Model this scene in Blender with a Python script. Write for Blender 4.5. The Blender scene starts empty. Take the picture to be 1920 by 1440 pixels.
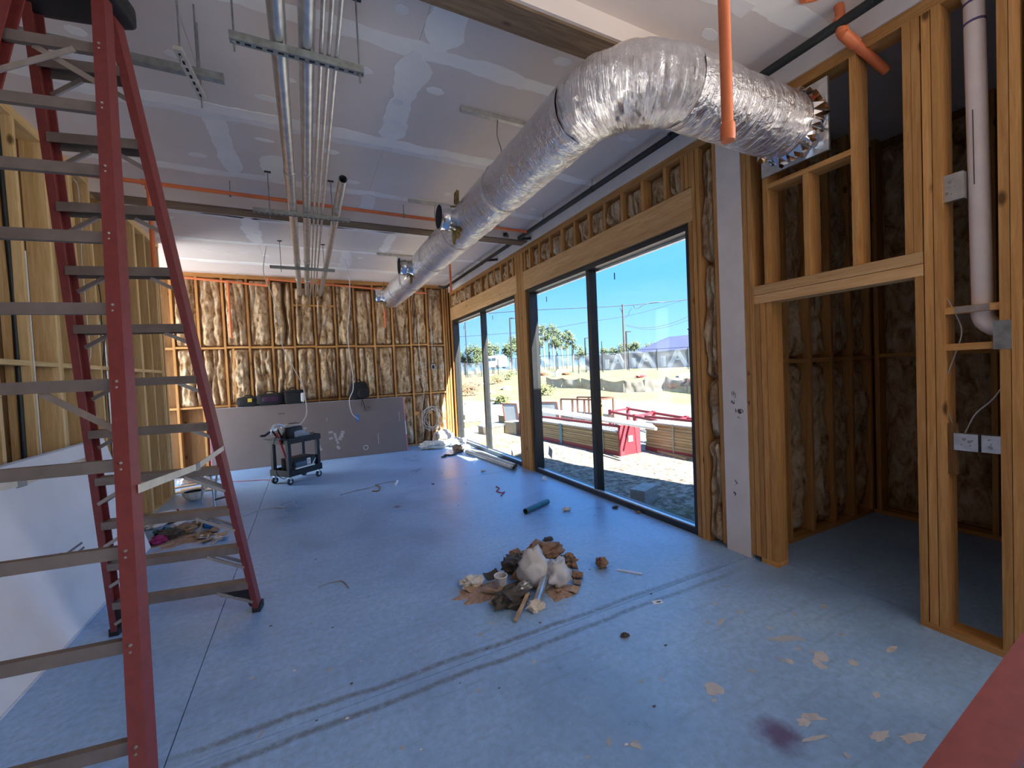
import bpy, math, random
import numpy as np
from mathutils import Vector, Matrix, noise

random.seed(7)
SC = bpy.context.scene
COL = SC.collection

# ------------------------------------------------------------------ camera
FPX, YAW, PIT, ROL, CAMH = 778.08, 0.459714526, 0.02972492, -0.0459952, 1.65
_F = Vector((math.sin(YAW) * math.cos(PIT), math.cos(YAW) * math.cos(PIT), -math.sin(PIT)))
_R0 = Vector((math.cos(YAW), -math.sin(YAW), 0))
_U0 = _R0.cross(_F)
_R = _R0 * math.cos(ROL) + _U0 * math.sin(ROL)
_U = _U0 * math.cos(ROL) - _R0 * math.sin(ROL)
CAM = Vector((0, 0, CAMH))
cd = bpy.data.cameras.new('camera')
cd.sensor_width = 36
cd.lens = 36 * FPX / 1920
cd.clip_start = 0.02
cd.clip_end = 1000
camo = bpy.data.objects.new('camera', cd)
COL.objects.link(camo)
camo.matrix_world = Matrix(((_R.x, _U.x, -_F.x, 0), (_R.y, _U.y, -_F.y, 0), (_R.z, _U.z, -_F.z, CAMH), (0, 0, 0, 1)))
SC.camera = camo

# ------------------------------------------------------------------ light
EXPOSURE = 3.15
SKY = 0.57
SUN = 4.6
SC.view_settings.view_transform = 'Standard'
SC.view_settings.look = 'None'
SC.view_settings.gamma = 1
SC.view_settings.use_curve_mapping = False
SC.view_settings.exposure = EXPOSURE

w = bpy.data.worlds.new('sky')
SC.world = w
w.use_nodes = True
nt = w.node_tree
nt.nodes.clear()
out = nt.nodes.new('ShaderNodeOutputWorld')
bg = nt.nodes.new('ShaderNodeBackground')
tc = nt.nodes.new('ShaderNodeTexCoord')
sx = nt.nodes.new('ShaderNodeSeparateXYZ')
rp = nt.nodes.new('ShaderNodeValToRGB')
rp.color_ramp.elements[0].position = 0.0
rp.color_ramp.elements[0].color = (0.125, 0.225, 0.36, 1)
rp.color_ramp.elements[1].position = 1.0
rp.color_ramp.elements[1].color = (0.05, 0.17, 0.40, 1)
e = rp.color_ramp.elements.new(0.20)
e.color = (0.045, 0.155, 0.38, 1)
nt.links.new(tc.outputs['Generated'], sx.inputs[0])
nt.links.new(sx.outputs['Z'], rp.inputs[0])
# thin streaky clouds
mp = nt.nodes.new('ShaderNodeMapping')
mp.inputs['Scale'].default_value = (2.0, 2.0, 9.0)
mp.inputs['Rotation'].default_value = (0.25, 0.2, 0)
nz = nt.nodes.new('ShaderNodeTexNoise')
nz.inputs['Scale'].default_value = 1.7
nz.inputs['Detail'].default_value = 5
cr = nt.nodes.new('ShaderNodeMapRange')
cr.inputs[1].default_value = 0.56
cr.inputs[2].default_value = 0.85
cr.inputs[4].default_value = 0.5
mx = nt.nodes.new('ShaderNodeMixRGB')
mx.inputs[2].default_value = (0.10, 0.20, 0.38, 1)
nt.links.new(tc.outputs['Generated'], mp.inputs[0])
nt.links.new(mp.outputs[0], nz.inputs[0])
nt.links.new(nz.outputs[0], cr.inputs[0])
nt.links.new(cr.outputs[0], mx.inputs[0])
nt.links.new(rp.outputs[0], mx.inputs[1])
nt.links.new(mx.outputs[0], bg.inputs[0])
bg.inputs[1].default_value = SKY
nt.links.new(bg.outputs[0], out.inputs[0])

sl = bpy.data.lights.new('sun', 'SUN')
sl.energy = SUN
sl.angle = 0.009
sl.color = (1.0, 0.93, 0.82)
so = bpy.data.objects.new('sun', sl)
COL.objects.link(so)
SUNDIR = Vector((0.26, -0.97, 0.86)).normalized()      # towards the sun
so.rotation_euler = SUNDIR.to_track_quat('Z', 'Y').to_euler()
so.location = (20, -60, 50)



def fill_lamp(name, loc, look, sx_, sy_, watts, col):
    """daylight added to brighten the room, set in an unseen, made-up opening"""
    l_ = bpy.data.lights.new(name, 'AREA')
    l_.shape = 'RECTANGLE'
    l_.size, l_.size_y = sx_, sy_
    l_.energy = watts
    l_.color = col
    o = bpy.data.objects.new(name, l_)
    COL.objects.link(o)
    o.location = loc
    o.rotation_euler = (-Vector(look)).to_track_quat('Z', 'Y').to_euler()



fill_lamp('fill_lamp_side', (3.36, -1.3, 2.65), (-1, 0.05, 0.06), 2.4, 1.8, 9, (1.0, 0.95, 0.88))  # added fill lamp; its side opening is made up and unseen
fill_lamp('fill_lamp_hall', (-3.36, 8.95, 1.75), (1, 0, 0), 1.8, 3.3, 14, (0.90, 0.96, 1.0))  # added fill lamp at the unseen far hall opening

# ------------------------------------------------------------------ pixel -> world
def ray(x, y):
    return _F + _R * ((x - 960) / FPX) - _U * ((y - 720) / FPX)


def pl(x, y, ax, v):
    d = ray(x, y)
    i = 'xyz'.index(ax)
    return CAM + d * ((v - CAM[i]) / d[i])


def fl(x, y, z=0.0):
    return pl(x, y, 'z', z)


def at_depth(x, y, d):
    return CAM + ray(x, y) * d


# ------------------------------------------------------------------ materials
MATS = {}


def new_mat(name):
    m = bpy.data.materials.new(name)
    m.use_nodes = True
    n = m.node_tree
    n.nodes.clear()
    o = n.nodes.new('ShaderNodeOutputMaterial')
    b = n.nodes.new('ShaderNodeBsdfPrincipled')
    n.links.new(b.outputs[0], o.inputs[0])
    MATS[name] = m
    return m, n, b


def node(n, t, **kw):
    x = n.nodes.new(t)
    for k, v in kw.items():
        x.inputs[k].default_value = v
    return x


def ramp(n, src, stops):
    r = n.nodes.new('ShaderNodeValToRGB')
    els = r.color_ramp.elements
    while len(els) < len(stops):
        els.new(0.5)
    for e_, (p, c) in zip(els, stops):
        e_.position = p
        e_.color = (c[0], c[1], c[2], 1)
    n.links.new(src, r.inputs[0])
    return r.outputs[0]


def coords(n, scale=(1, 1, 1), rnd=True, rot=(0, 0, 0)):
    t = n.nodes.new('ShaderNodeTexCoord')
    src = t.outputs['Object']
    if rnd:
        oi = n.nodes.new('ShaderNodeObjectInfo')
        ml = n.nodes.new('ShaderNodeMath')
        ml.operation = 'MULTIPLY'
        ml.inputs[1].default_value = 53.0
        n.links.new(oi.outputs['Random'], ml.inputs[0])
        ad = n.nodes.new('ShaderNodeVectorMath')
        ad.operation = 'ADD'
        n.links.new(src, ad.inputs[0])
        n.links.new(ml.outputs[0], ad.inputs[1])
        src = ad.outputs[0]
    m = n.nodes.new('ShaderNodeMapping')
    m.inputs['Scale'].default_value = scale
    m.inputs['Rotation'].default_value = rot
    n.links.new(src, m.inputs[0])
    return m.outputs[0]


def bump(n, b, h, strength, dist=0.01):
    bp = n.nodes.new('ShaderNodeBump')
    bp.inputs['Strength'].default_value = strength
    bp.inputs['Distance'].default_value = dist
    n.links.new(h, bp.inputs['Height'])
    n.links.new(bp.outputs[0], b.inputs['Normal'])


def mixc(n, fac, a, b_, mode='MIX'):
    m = n.nodes.new('ShaderNodeMixRGB')
    m.blend_type = mode
    for i, v in ((0, fac), (1, a), (2, b_)):
        if hasattr(v, 'is_linked') or hasattr(v, 'links'):
            n.links.new(v, m.inputs[i])
        elif isinstance(v, (int, float)):
            m.inputs[i].default_value = v
        else:
            m.inputs[i].default_value = (v[0], v[1], v[2], 1)
    return m.outputs[0]


def noise_tex(n, vec, scale, detail=4, rough=0.55, dist=0.0):
    t = n.nodes.new('ShaderNodeTexNoise')
    t.inputs['Scale'].default_value = scale
    t.inputs['Detail'].default_value = detail
    t.inputs['Roughness'].default_value = rough
    t.inputs['Distortion'].default_value = dist
    n.links.new(vec, t.inputs['Vector'])
    return t.outputs[0]


def maprange(n, src, a, b_, c=0.0, d=1.0):
    m = n.nodes.new('ShaderNodeMapRange')
    for i, v in ((1, a), (2, b_), (3, c), (4, d)):
        m.inputs[i].default_value = v
    n.links.new(src, m.inputs[0])
    return m.outputs[0]


def mat_plain(name, col, rough=0.6, metal=0.0, var=0.12, scale=8.0, bmp=0.0, spec=0.5):
    m, n, b = new_mat(name)
    v = coords(n)
    f = noise_tex(n, v, scale)
    dk = tuple(c * (1 - var) for c in col)
    lt = tuple(min(1, c * (1 + var)) for c in col)
    n.links.new(ramp(n, f, [(0.3, dk), (0.7, lt)]), b.inputs['Base Color'])
    b.inputs['Roughness'].default_value = rough
    b.inputs['Metallic'].default_value = metal
    b.inputs['Specular IOR Level'].default_value = spec
    if bmp:
        bump(n, b, noise_tex(n, v, scale * 6), bmp)
    return m


def mat_wood(name, axis, c1, c2, knots=True):
    m, n, b = new_mat(name)
    k = 0.06
    sc = {'x': (k, 1, 1), 'y': (1, k, 1), 'z': (1, 1, k)}[axis]
    v = coords(n, sc)
    g = noise_tex(n, v, 38, 6, 0.6, 1.2)
    base = ramp(n, g, [(0.28, c1), (0.5, tuple((p + q) / 2 for p, q in zip(c1, c2))), (0.72, c2)])
    big = noise_tex(n, coords(n, sc), 5, 2)
    base = mixc(n, maprange(n, big, 0.35, 0.7, 0, 0.35), base, tuple(c * 0.62 for c in c1))
    oi = n.nodes.new('ShaderNodeObjectInfo')
    hv = n.nodes.new('ShaderNodeHueSaturation')
    n.links.new(maprange(n, oi.outputs['Random'], 0, 1, 0.82, 1.15), hv.inputs['Value'])
    n.links.new(base, hv.inputs['Color'])
    colr = hv.outputs[0]
    if knots:
        ks = {'x': (0.45, 1, 1), 'y': (1, 0.45, 1), 'z': (1, 1, 0.45)}[axis]
        vo = n.nodes.new('ShaderNodeTexVoronoi')
        vo.inputs['Scale'].default_value = 4.2
        n.links.new(coords(n, ks), vo.inputs['Vector'])
        kf = maprange(n, vo.outputs['Distance'], 0.05, 0.10, 1, 0)
        colr = mixc(n, kf, colr, tuple(c * 0.28 for c in c1))
    n.links.new(colr, b.inputs['Base Color'])
    b.inputs['Roughness'].default_value = 0.65
    b.inputs['Specular IOR Level'].default_value = 0.25
    bump(n, b, g, 0.25, 0.004)
    return m


S1, S2 = (0.49, 0.22, 0.06), (0.79, 0.44, 0.165)
mat_wood('stud_z', 'z', S1, S2)
mat_wood('stud_y', 'y', S1, S2)
mat_wood('stud_x', 'x', S1, S2)
mat_wood('stud_pale_z', 'z', (0.68, 0.43, 0.17), (0.93, 0.70, 0.38))
mat_wood('stud_pale_y', 'y', (0.68, 0.43, 0.17), (0.93, 0.70, 0.38))
mat_wood('header_y', 'y', (0.68, 0.36, 0.135), (0.95, 0.64, 0.32))
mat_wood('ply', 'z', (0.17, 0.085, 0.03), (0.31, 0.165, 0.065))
mat_wood('dirty_wood_x', 'x', (0.13, 0.085, 0.055), (0.36, 0.25, 0.165))
mat_wood('board_tan', 'y', (0.22, 0.165, 0.09), (0.36, 0.29, 0.18), False)


def mat_insul():
    m, n, b = new_mat('insulation')
    v = coords(n, (1, 1, 0.55))
    a = noise_tex(n, v, 9, 8, 0.68, 0.8)
    c = ramp(n, a, [(0.28, (0.10, 0.05, 0.02)), (0.41, (0.50, 0.30, 0.15)), (0.55, (0.86, 0.63, 0.38)), (0.70, (0.98, 0.91, 0.80))])
    n.links.new(c, b.inputs['Base Color'])
    b.inputs['Roughness'].default_value = 0.95
    b.inputs['Specular IOR Level'].default_value = 0.1
    f = noise_tex(n, v, 60, 6, 0.75)
    ad = n.nodes.new('ShaderNodeMath')
    ad.operation = 'ADD'
    n.links.new(a, ad.inputs[0])
    n.links.new(f, ad.inputs[1])
    bump(n, b, ad.outputs[0], 0.9, 0.03)


mat_insul()


def mat_ceiling():
    m, n, b = new_mat('ceiling_board')
    v = coords(n, rnd=False)
    a = noise_tex(n, v, 1.3, 4)
    c = ramp(n, a, [(0.3, (0.77, 0.68, 0.63)), (0.7, (0.84, 0.745, 0.695))])
    n.links.new(c, b.inputs['Base Color'])
    b.inputs['Roughness'].default_value = 0.9
    b.inputs['Specular IOR Level'].default_value = 0.2


mat_ceiling()
mat_plain('joint_mud', (0.97, 0.92, 0.88), 0.85, 0, 0.05, 3)
mat_plain('mud_thin', (0.88, 0.84, 0.83), 0.85, 0, 0.06, 5)
mat_plain('white_board', (0.86, 0.80, 0.76), 0.85, 0, 0.07, 4)
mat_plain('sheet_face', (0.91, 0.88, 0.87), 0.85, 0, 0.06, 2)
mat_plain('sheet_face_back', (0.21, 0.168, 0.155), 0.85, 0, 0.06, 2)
mat_plain('sheet_edge', (0.72, 0.76, 0.84), 0.8, 0, 0.1, 20)
mat_plain('edge_tape', (0.62, 0.22, 0.28), 0.7, 0, 0.2, 9)


STAINS = [(*fl(1462, 1378)[:2], 0.11), (*fl(745, 950)[:2], 0.06)]


def mat_floor():
    m, n, b = new_mat('concrete')
    v = coords(n, rnd=False)
    a = noise_tex(n, v, 0.9, 8, 0.62, 0.3)
    c = ramp(n, a, [(0.26, (0.21, 0.37, 0.63)), (0.5, (0.34, 0.555, 0.88)), (0.76, (0.47, 0.70, 0.97))])  # window skylight blue put into the slab colour; the concrete itself is grey
    f = noise_tex(n, v, 26, 6, 0.7)
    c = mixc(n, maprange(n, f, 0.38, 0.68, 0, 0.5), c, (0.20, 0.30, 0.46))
    st = noise_tex(n, v, 95, 3, 0.6)
    c = mixc(n, maprange(n, st, 0.72, 0.78, 0, 0.6), c, (0.68, 0.68, 0.68))
    c = mixc(n, maprange(n, noise_tex(n, v, 70, 2, 0.6), 0.74, 0.78, 0, 0.6), c, (0.10, 0.10, 0.11))
    # scuffs that run with the traffic
    sc = noise_tex(n, coords(n, (0.5, 6, 1), False, (0, 0, 0.25)), 3.5, 6, 0.7, 0.5)
    c = mixc(n, maprange(n, sc, 0.55, 0.72, 0, 0.35), c, (0.17, 0.22, 0.31))
    # tyre tracks on either side of the saw cut
    sp = n.nodes.new('ShaderNodeSeparateXYZ')
    tcc = n.nodes.new('ShaderNodeTexCoord')
    n.links.new(tcc.outputs['Object'], sp.inputs[0])

    def math_(op, p, q):
        k = n.nodes.new('ShaderNodeMath')
        k.operation = op
        for i, x in ((0, p), (1, q)):
            if isinstance(x, (int, float)):
                k.inputs[i].default_value = x
            else:
                n.links.new(x, k.inputs[i])
        return k.outputs[0]
    wob = math_('MULTIPLY', math_('SUBTRACT', noise_tex(n, v, 1.2, 2), 0.5), 0.10)
    yy = math_('ADD', sp.outputs['Y'], wob)
    for yc, sl_ in ((2.305, -0.018), (2.158, -0.006)):
        line = math_('ADD', math_('MULTIPLY', sp.outputs['X'], sl_), yc)
        dd = math_('ABSOLUTE', math_('SUBTRACT', yy, line), 0)
        mk = maprange(n, dd, 0.008, 0.030, 0.75, 0.0)
        lo = maprange(n, sp.outputs['X'], -0.75, -0.4, 0, 1)
        hi = maprange(n, sp.outputs['X'], 2.2, 3.1, 1, 0.1)
        mk = math_('MULTIPLY', math_('MULTIPLY', mk, lo), math_('MULTIPLY', hi, maprange(n, f, 0.3, 0.55, 0.35, 1)))
        c = mixc(n, mk, c, (0.13, 0.15, 0.19))
    for (sx_, sy_, sr) in STAINS:
        dx = math_('SUBTRACT', sp.outputs['X'], sx_)
        dy = math_('SUBTRACT', sp.outputs['Y'], sy_)
        dd = math_('SQRT', math_('ADD', math_('MULTIPLY', dx, dx), math_('MULTIPLY', dy, dy)), 0)
        dd = math_('ADD', dd, math_('MULTIPLY', math_('SUBTRACT', noise_tex(n, v, 14, 4), 0.5), sr))
        c = mixc(n, maprange(n, dd, sr * 0.3, sr * 1.1, 0.75, 0), c, (0.10, 0.02, 0.10))
    n.links.new(c, b.inputs['Base Color'])
    n.links.new(maprange(n, a, 0.3, 0.7, 0.26, 0.46), b.inputs['Roughness'])
    b.inputs['Specular IOR Level'].default_value = 0.5
    bump(n, b, f, 0.12, 0.004)


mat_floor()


def mat_foil():
    m, n, b = new_mat('foil')
    b.inputs['Metallic'].default_value = 1.0
    b.inputs['Base Color'].default_value = (0.86, 0.84, 0.85, 1)
    b.inputs['Roughness'].default_value = 0.10
    t = n.nodes.new('ShaderNodeUVMap')
    mp_ = n.nodes.new('ShaderNodeMapping')
    mp_.inputs['Scale'].default_value = (26, 5, 1)
    n.links.new(t.outputs[0], mp_.inputs[0])
    a = noise_tex(n, mp_.outputs[0], 1.0, 6, 0.62, 1.0)
    v = coords(n)
    f = noise_tex(n, v, 16, 5, 0.6, 0.6)
    ad = n.nodes.new('ShaderNodeMath')
    ad.operation = 'ADD'
    n.links.new(a, ad.inputs[0])
    n.links.new(f, ad.inputs[1])
    bump(n, b, ad.outputs[0], 1.0, 0.022)


mat_foil()


def mat_foil_crinkle():
    m, n, b = new_mat('foil_crinkle')
    b.inputs['Metallic'].default_value = 1.0
    b.inputs['Base Color'].default_value = (0.86, 0.84, 0.85, 1)
    b.inputs['Roughness'].default_value = 0.09
    t = n.nodes.new('ShaderNodeUVMap')
    mp_ = n.nodes.new('ShaderNodeMapping')
    mp_.inputs['Scale'].default_value = (34, 4, 1)
    n.links.new(t.outputs[0], mp_.inputs[0])
    a = noise_tex(n, mp_.outputs[0], 1.0, 7, 0.66, 1.6)
    v = coords(n)
    vo = n.nodes.new('ShaderNodeTexVoronoi')
    vo.inputs['Scale'].default_value = 9
    n.links.new(v, vo.inputs['Vector'])
    ad = n.nodes.new('ShaderNodeMath')
    ad.operation = 'MULTIPLY_ADD'
    ad.inputs[1].default_value = 0.35
    n.links.new(vo.outputs['Distance'], ad.inputs[0])
    n.links.new(a, ad.inputs[2])
    bump(n, b, ad.outputs[0], 1.0, 0.045)


mat_foil_crinkle()
mat_plain('galv', (0.62, 0.63, 0.63), 0.34, 0.9, 0.18, 14, 0.05)
mat_plain('galv_dark', (0.33, 0.35, 0.34), 0.5, 0.7, 0.25, 18)
mat_plain('strut_light', (0.62, 0.60, 0.55), 0.5, 0.6, 0.15, 18)
mat_plain('collar_metal', (0.78, 0.79, 0.80), 0.22, 1.0, 0.1, 10)
mat_plain('joint_grey', (0.30, 0.32, 0.36), 0.9)
mat_plain('black_inside', (0.012, 0.012, 0.013), 0.8)
mat_plain('black_pipe', (0.018, 0.024, 0.024), 0.45, 0, 0.3, 12)
mat_plain('window_black', (0.020, 0.022, 0.025), 0.35, 0.0, 0.2, 12)
mat_plain('alu_strip', (0.70, 0.72, 0.75), 0.35, 0.6, 0.1, 12)
mat_plain('orange_pipe', (0.80, 0.21, 0.075), 0.4, 0, 0.10, 6)
mat_plain('pvc', (0.80, 0.70, 0.66), 0.4, 0, 0.06, 6)
mat_plain('purple_primer', (0.10, 0.07, 0.20), 0.5)
mat_plain('fiberglass_red', (0.20, 0.036, 0.035), 0.5, 0, 0.12, 30)
mat_plain('alu_dull', (0.20, 0.165, 0.15), 0.5, 0.3, 0.18, 10)
mat_plain('alu_brace', (0.40, 0.36, 0.33), 0.45, 0.6, 0.15, 10)
mat_plain('spreader_metal', (0.70, 0.66, 0.55), 0.45, 0.4, 0.12, 12)
mat_plain('black_plastic', (0.011, 0.012, 0.014), 0.6, 0, 0.2, 12)
mat_plain('black_cloth', (0.012, 0.012, 0.013), 0.85, 0, 0.3, 40, 0.4)
mat_plain('purple_cloth', (0.045, 0.012, 0.04), 0.8, 0, 0.2, 20)
mat_plain('yellow_tag', (0.75, 0.55, 0.06), 0.6)
mat_plain('white_plastic', (0.82, 0.82, 0.80), 0.4, 0, 0.05, 10)
mat_plain('grey_plastic', (0.42, 0.38, 0.36), 0.45, 0, 0.08, 10)
mat_plain('red_paint', (0.45, 0.035, 0.03), 0.4, 0, 0.1, 10)
mat_plain('blue_tape', (0.02, 0.17, 0.55), 0.6)
mat_plain('cable_white', (0.74, 0.71, 0.66), 0.55)
mat_plain('cable_black', (0.015, 0.015, 0.016), 0.55)
mat_plain('cable_grey', (0.42, 0.43, 0.43), 0.4, 0.6)
mat_plain('teal_pipe', (0.03, 0.13, 0.15), 0.4, 0.3, 0.2, 10)
mat_plain('paper_brown', (0.30, 0.20, 0.125), 0.9, 0, 0.3, 14, 0.3)
mat_plain('paper_dark', (0.085, 0.07, 0.06), 0.85, 0, 0.4, 14, 0.3)
mat_plain('wood_scrap', (0.52, 0.36, 0.22), 0.8, 0, 0.25, 12)
mat_plain('sawdust', (0.46, 0.30, 0.22), 0.95, 0, 0.3, 40, 0.5)
mat_plain('yellow_foam', (0.40, 0.29, 0.10), 0.95, 0, 0.4, 26, 0.8)
mat_plain('insul_pale', (0.76, 0.68, 0.57), 0.95, 0, 0.25, 16, 0.8)
mat_plain('insul_brown', (0.33, 0.19, 0.115), 0.95, 0, 0.35, 20, 0.8)
mat_plain('red_cloth', (0.40, 0.02, 0.03), 0.8)
mat_plain('magenta', (0.33, 0.02, 0.14), 0.6)
mat_plain('pencil_mark', (0.07, 0.055, 0.05), 0.9)
mat_plain('scuff_white', (0.40, 0.37, 0.36), 0.85, 0, 0.1, 12)
mat_plain('splatter', (0.55, 0.54, 0.56), 0.8, 0, 0.12, 20)
mat_plain('splatter_faint', (0.42, 0.45, 0.52), 0.8, 0, 0.12, 20)
mat_plain('cmu', (0.36, 0.38, 0.38), 0.95, 0, 0.15, 30, 0.4)
mat_plain('cream_box', (0.312, 0.284, 0.208), 0.8, 0, 0.08, 6)
mat_plain('cardboard', (0.232, 0.168, 0.096), 0.85, 0, 0.12, 8)
mat_plain('grey_panel', (0.252, 0.282, 0.312), 0.4, 0.2, 0.1, 3)
mat_plain('tarp', (0.296, 0.312, 0.328), 0.4, 0, 0.15, 6, 0.4)
mat_plain('ext_red', (0.310, 0.028, 0.043), 0.5, 0, 0.1, 6)
mat_plain('ext_red_dark', (0.180, 0.015, 0.025), 0.55, 0, 0.1, 6)
mat_plain('rust_frame', (0.125, 0.045, 0.030), 0.6, 0, 0.2, 8)
mat_plain('strap_green', (0.203, 0.270, 0.225), 0.5)
mat_plain('strap_blue', (0.036, 0.149, 0.225), 0.5)
mat_plain('orange_sign', (0.360, 0.153, 0.027), 0.6)
mat_plain('pole_wood', (0.06, 0.054, 0.05), 0.8, 0, 0.15, 2)
mat_plain('pole_dark', (0.008, 0.009, 0.010), 0.6)
mat_plain('wire', (0.008, 0.009, 0.012), 0.6)
mat_plain('bark', (0.20, 0.17, 0.14), 0.9, 0, 0.2, 4)
mat_plain('leaf_a', (0.068, 0.099, 0.045), 0.8, 0, 0.35, 0.7)
mat_plain('leaf_b', (0.090, 0.122, 0.059), 0.8, 0, 0.35, 0.7)
mat_plain('leaf_red', (0.144, 0.088, 0.060), 0.85, 0, 0.3, 2)
mat_plain('leaf_dry', (0.176, 0.144, 0.068), 0.9, 0, 0.3, 2)
mat_plain('grass_tuft', (0.132, 0.148, 0.056), 0.9, 0, 0.3, 3)
mat_plain('roof_blue', (0.06, 0.065, 0.13), 0.5, 0, 0.08, 1)
mat_plain('bld_wall', (0.09, 0.095, 0.10), 0.8, 0, 0.08, 1)
mat_plain('bld_white', (0.72, 0.72, 0.70), 0.7, 0, 0.03, 1)
mat_plain('bld_glass', (0.10, 0.14, 0.19), 0.2, 0, 0.1, 1)
mat_plain('red_clay', (0.16, 0.075, 0.045), 0.95, 0, 0.25, 3)
mat_plain('rock_pale', (0.279, 0.252, 0.216), 0.95, 0, 0.2, 5)
mat_plain('hardhat', (0.80, 0.78, 0.70), 0.35, 0, 0.05, 6)


def mat_glass():
    m, n, b = new_mat('glass')
    n.nodes.remove(b)
    o = [x for x in n.nodes if x.type == 'OUTPUT_MATERIAL'][0]
    tr = n.nodes.new('ShaderNodeBsdfTransparent')
    tr.inputs[0].default_value = (0.955, 0.975, 0.975, 1)
    gl = n.nodes.new('ShaderNodeBsdfGlossy')
    gl.inputs['Roughness'].default_value = 0.02
    lw = n.nodes.new('ShaderNodeLayerWeight')
    lw.inputs[0].default_value = 0.5
    pw = n.nodes.new('ShaderNodeMath')
    pw.operation = 'POWER'
    pw.inputs[1].default_value = 5.0
    n.links.new(lw.outputs['Facing'], pw.inputs[0])
    fr = n.nodes.new('ShaderNodeMapRange')
    fr.inputs[3].default_value = 0.008
    fr.inputs[4].default_value = 0.6
    n.links.new(pw.outputs[0], fr.inputs[0])
    mx_ = n.nodes.new('ShaderNodeMixShader')
    n.links.new(fr.outputs[0], mx_.inputs[0])
    n.links.new(tr.outputs[0], mx_.inputs[1])
    n.links.new(gl.outputs[0], mx_.inputs[2])
    n.links.new(mx_.outputs[0], o.inputs[0])


mat_glass()


def mat_film(name, col, alpha, rough=0.4):
    m, n, b = new_mat(name)
    o = [x for x in n.nodes if x.type == 'OUTPUT_MATERIAL'][0]
    b.inputs['Base Color'].default_value = (*col, 1)
    b.inputs['Roughness'].default_value = rough
    tr = n.nodes.new('ShaderNodeBsdfTransparent')
    mx_ = n.nodes.new('ShaderNodeMixShader')
    v = coords(n)
    n.links.new(maprange(n, noise_tex(n, v, 1.5, 4), 0.3, 0.7, alpha - 0.05, alpha + 0.05), mx_.inputs[0])
    n.links.new(tr.outputs[0], mx_.inputs[1])
    n.links.new(b.outputs[0], mx_.inputs[2])
    n.links.new(mx_.outputs[0], o.inputs[0])


mat_film('poly_bag', (0.82, 0.81, 0.80), 0.75, 0.25)
mat_film('fence_fabric', (0.30, 0.31, 0.325), 0.42, 0.8)
mat_film('silt_fabric', (0.12, 0.115, 0.115), 0.85, 0.7)


def mat_ground():
    m, n, b = new_mat('ground_mix')
    v = coords(n, rnd=False)
    big = noise_tex(n, v, 0.12, 5, 0.6)
    st = noise_tex(n, v, 11, 7, 0.75)
    grav = ramp(n, st, [(0.34, (0.05, 0.042, 0.034)), (0.47, (0.20, 0.175, 0.145)), (0.62, (0.42, 0.39, 0.34))])
    gr = noise_tex(n, v, 0.6, 8, 0.7)
    grass = ramp(n, gr, [(0.32, (0.17, 0.105, 0.07)), (0.45, (0.20, 0.175, 0.115)), (0.56, (0.14, 0.155, 0.08)), (0.72, (0.22, 0.205, 0.135))])
    sp = n.nodes.new('ShaderNodeSeparateXYZ')
    tcc = n.nodes.new('ShaderNodeTexCoord')
    n.links.new(tcc.outputs['Object'], sp.inputs[0])
    a1 = n.nodes.new('ShaderNodeMath')
    a1.operation = 'MULTIPLY'
    a1.inputs[1].default_value = 0.9
    n.links.new(sp.outputs[0], a1.inputs[0])
    a2 = n.nodes.new('ShaderNodeMath')
    a2.operation = 'MULTIPLY_ADD'
    a2.inputs[1].default_value = 0.436
    n.links.new(sp.outputs[1], a2.inputs[0])
    n.links.new(a1.outputs[0], a2.inputs[2])
    a3 = n.nodes.new('ShaderNodeMath')
    a3.operation = 'MULTIPLY_ADD'
    a3.inputs[1].default_value = 9.0
    n.links.new(big, a3.inputs[0])
    n.links.new(a2.outputs[0], a3.inputs[2])
    f = maprange(n, a3.outputs[0], 23.0, 25.5)
    near = maprange(n, noise_tex(n, v, 0.45, 5, 0.65), 0.60, 0.72, 0, 0.6)
    grav = mixc(n, near, grav, (0.20, 0.21, 0.09))
    c = mixc(n, f, grav, grass)
    n.links.new(c, b.inputs['Base Color'])
    b.inputs['Roughness'].default_value = 0.95
    b.inputs['Specular IOR Level'].default_value = 0.1
    bump(n, b, st, 0.8, 0.05)


mat_ground()


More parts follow.
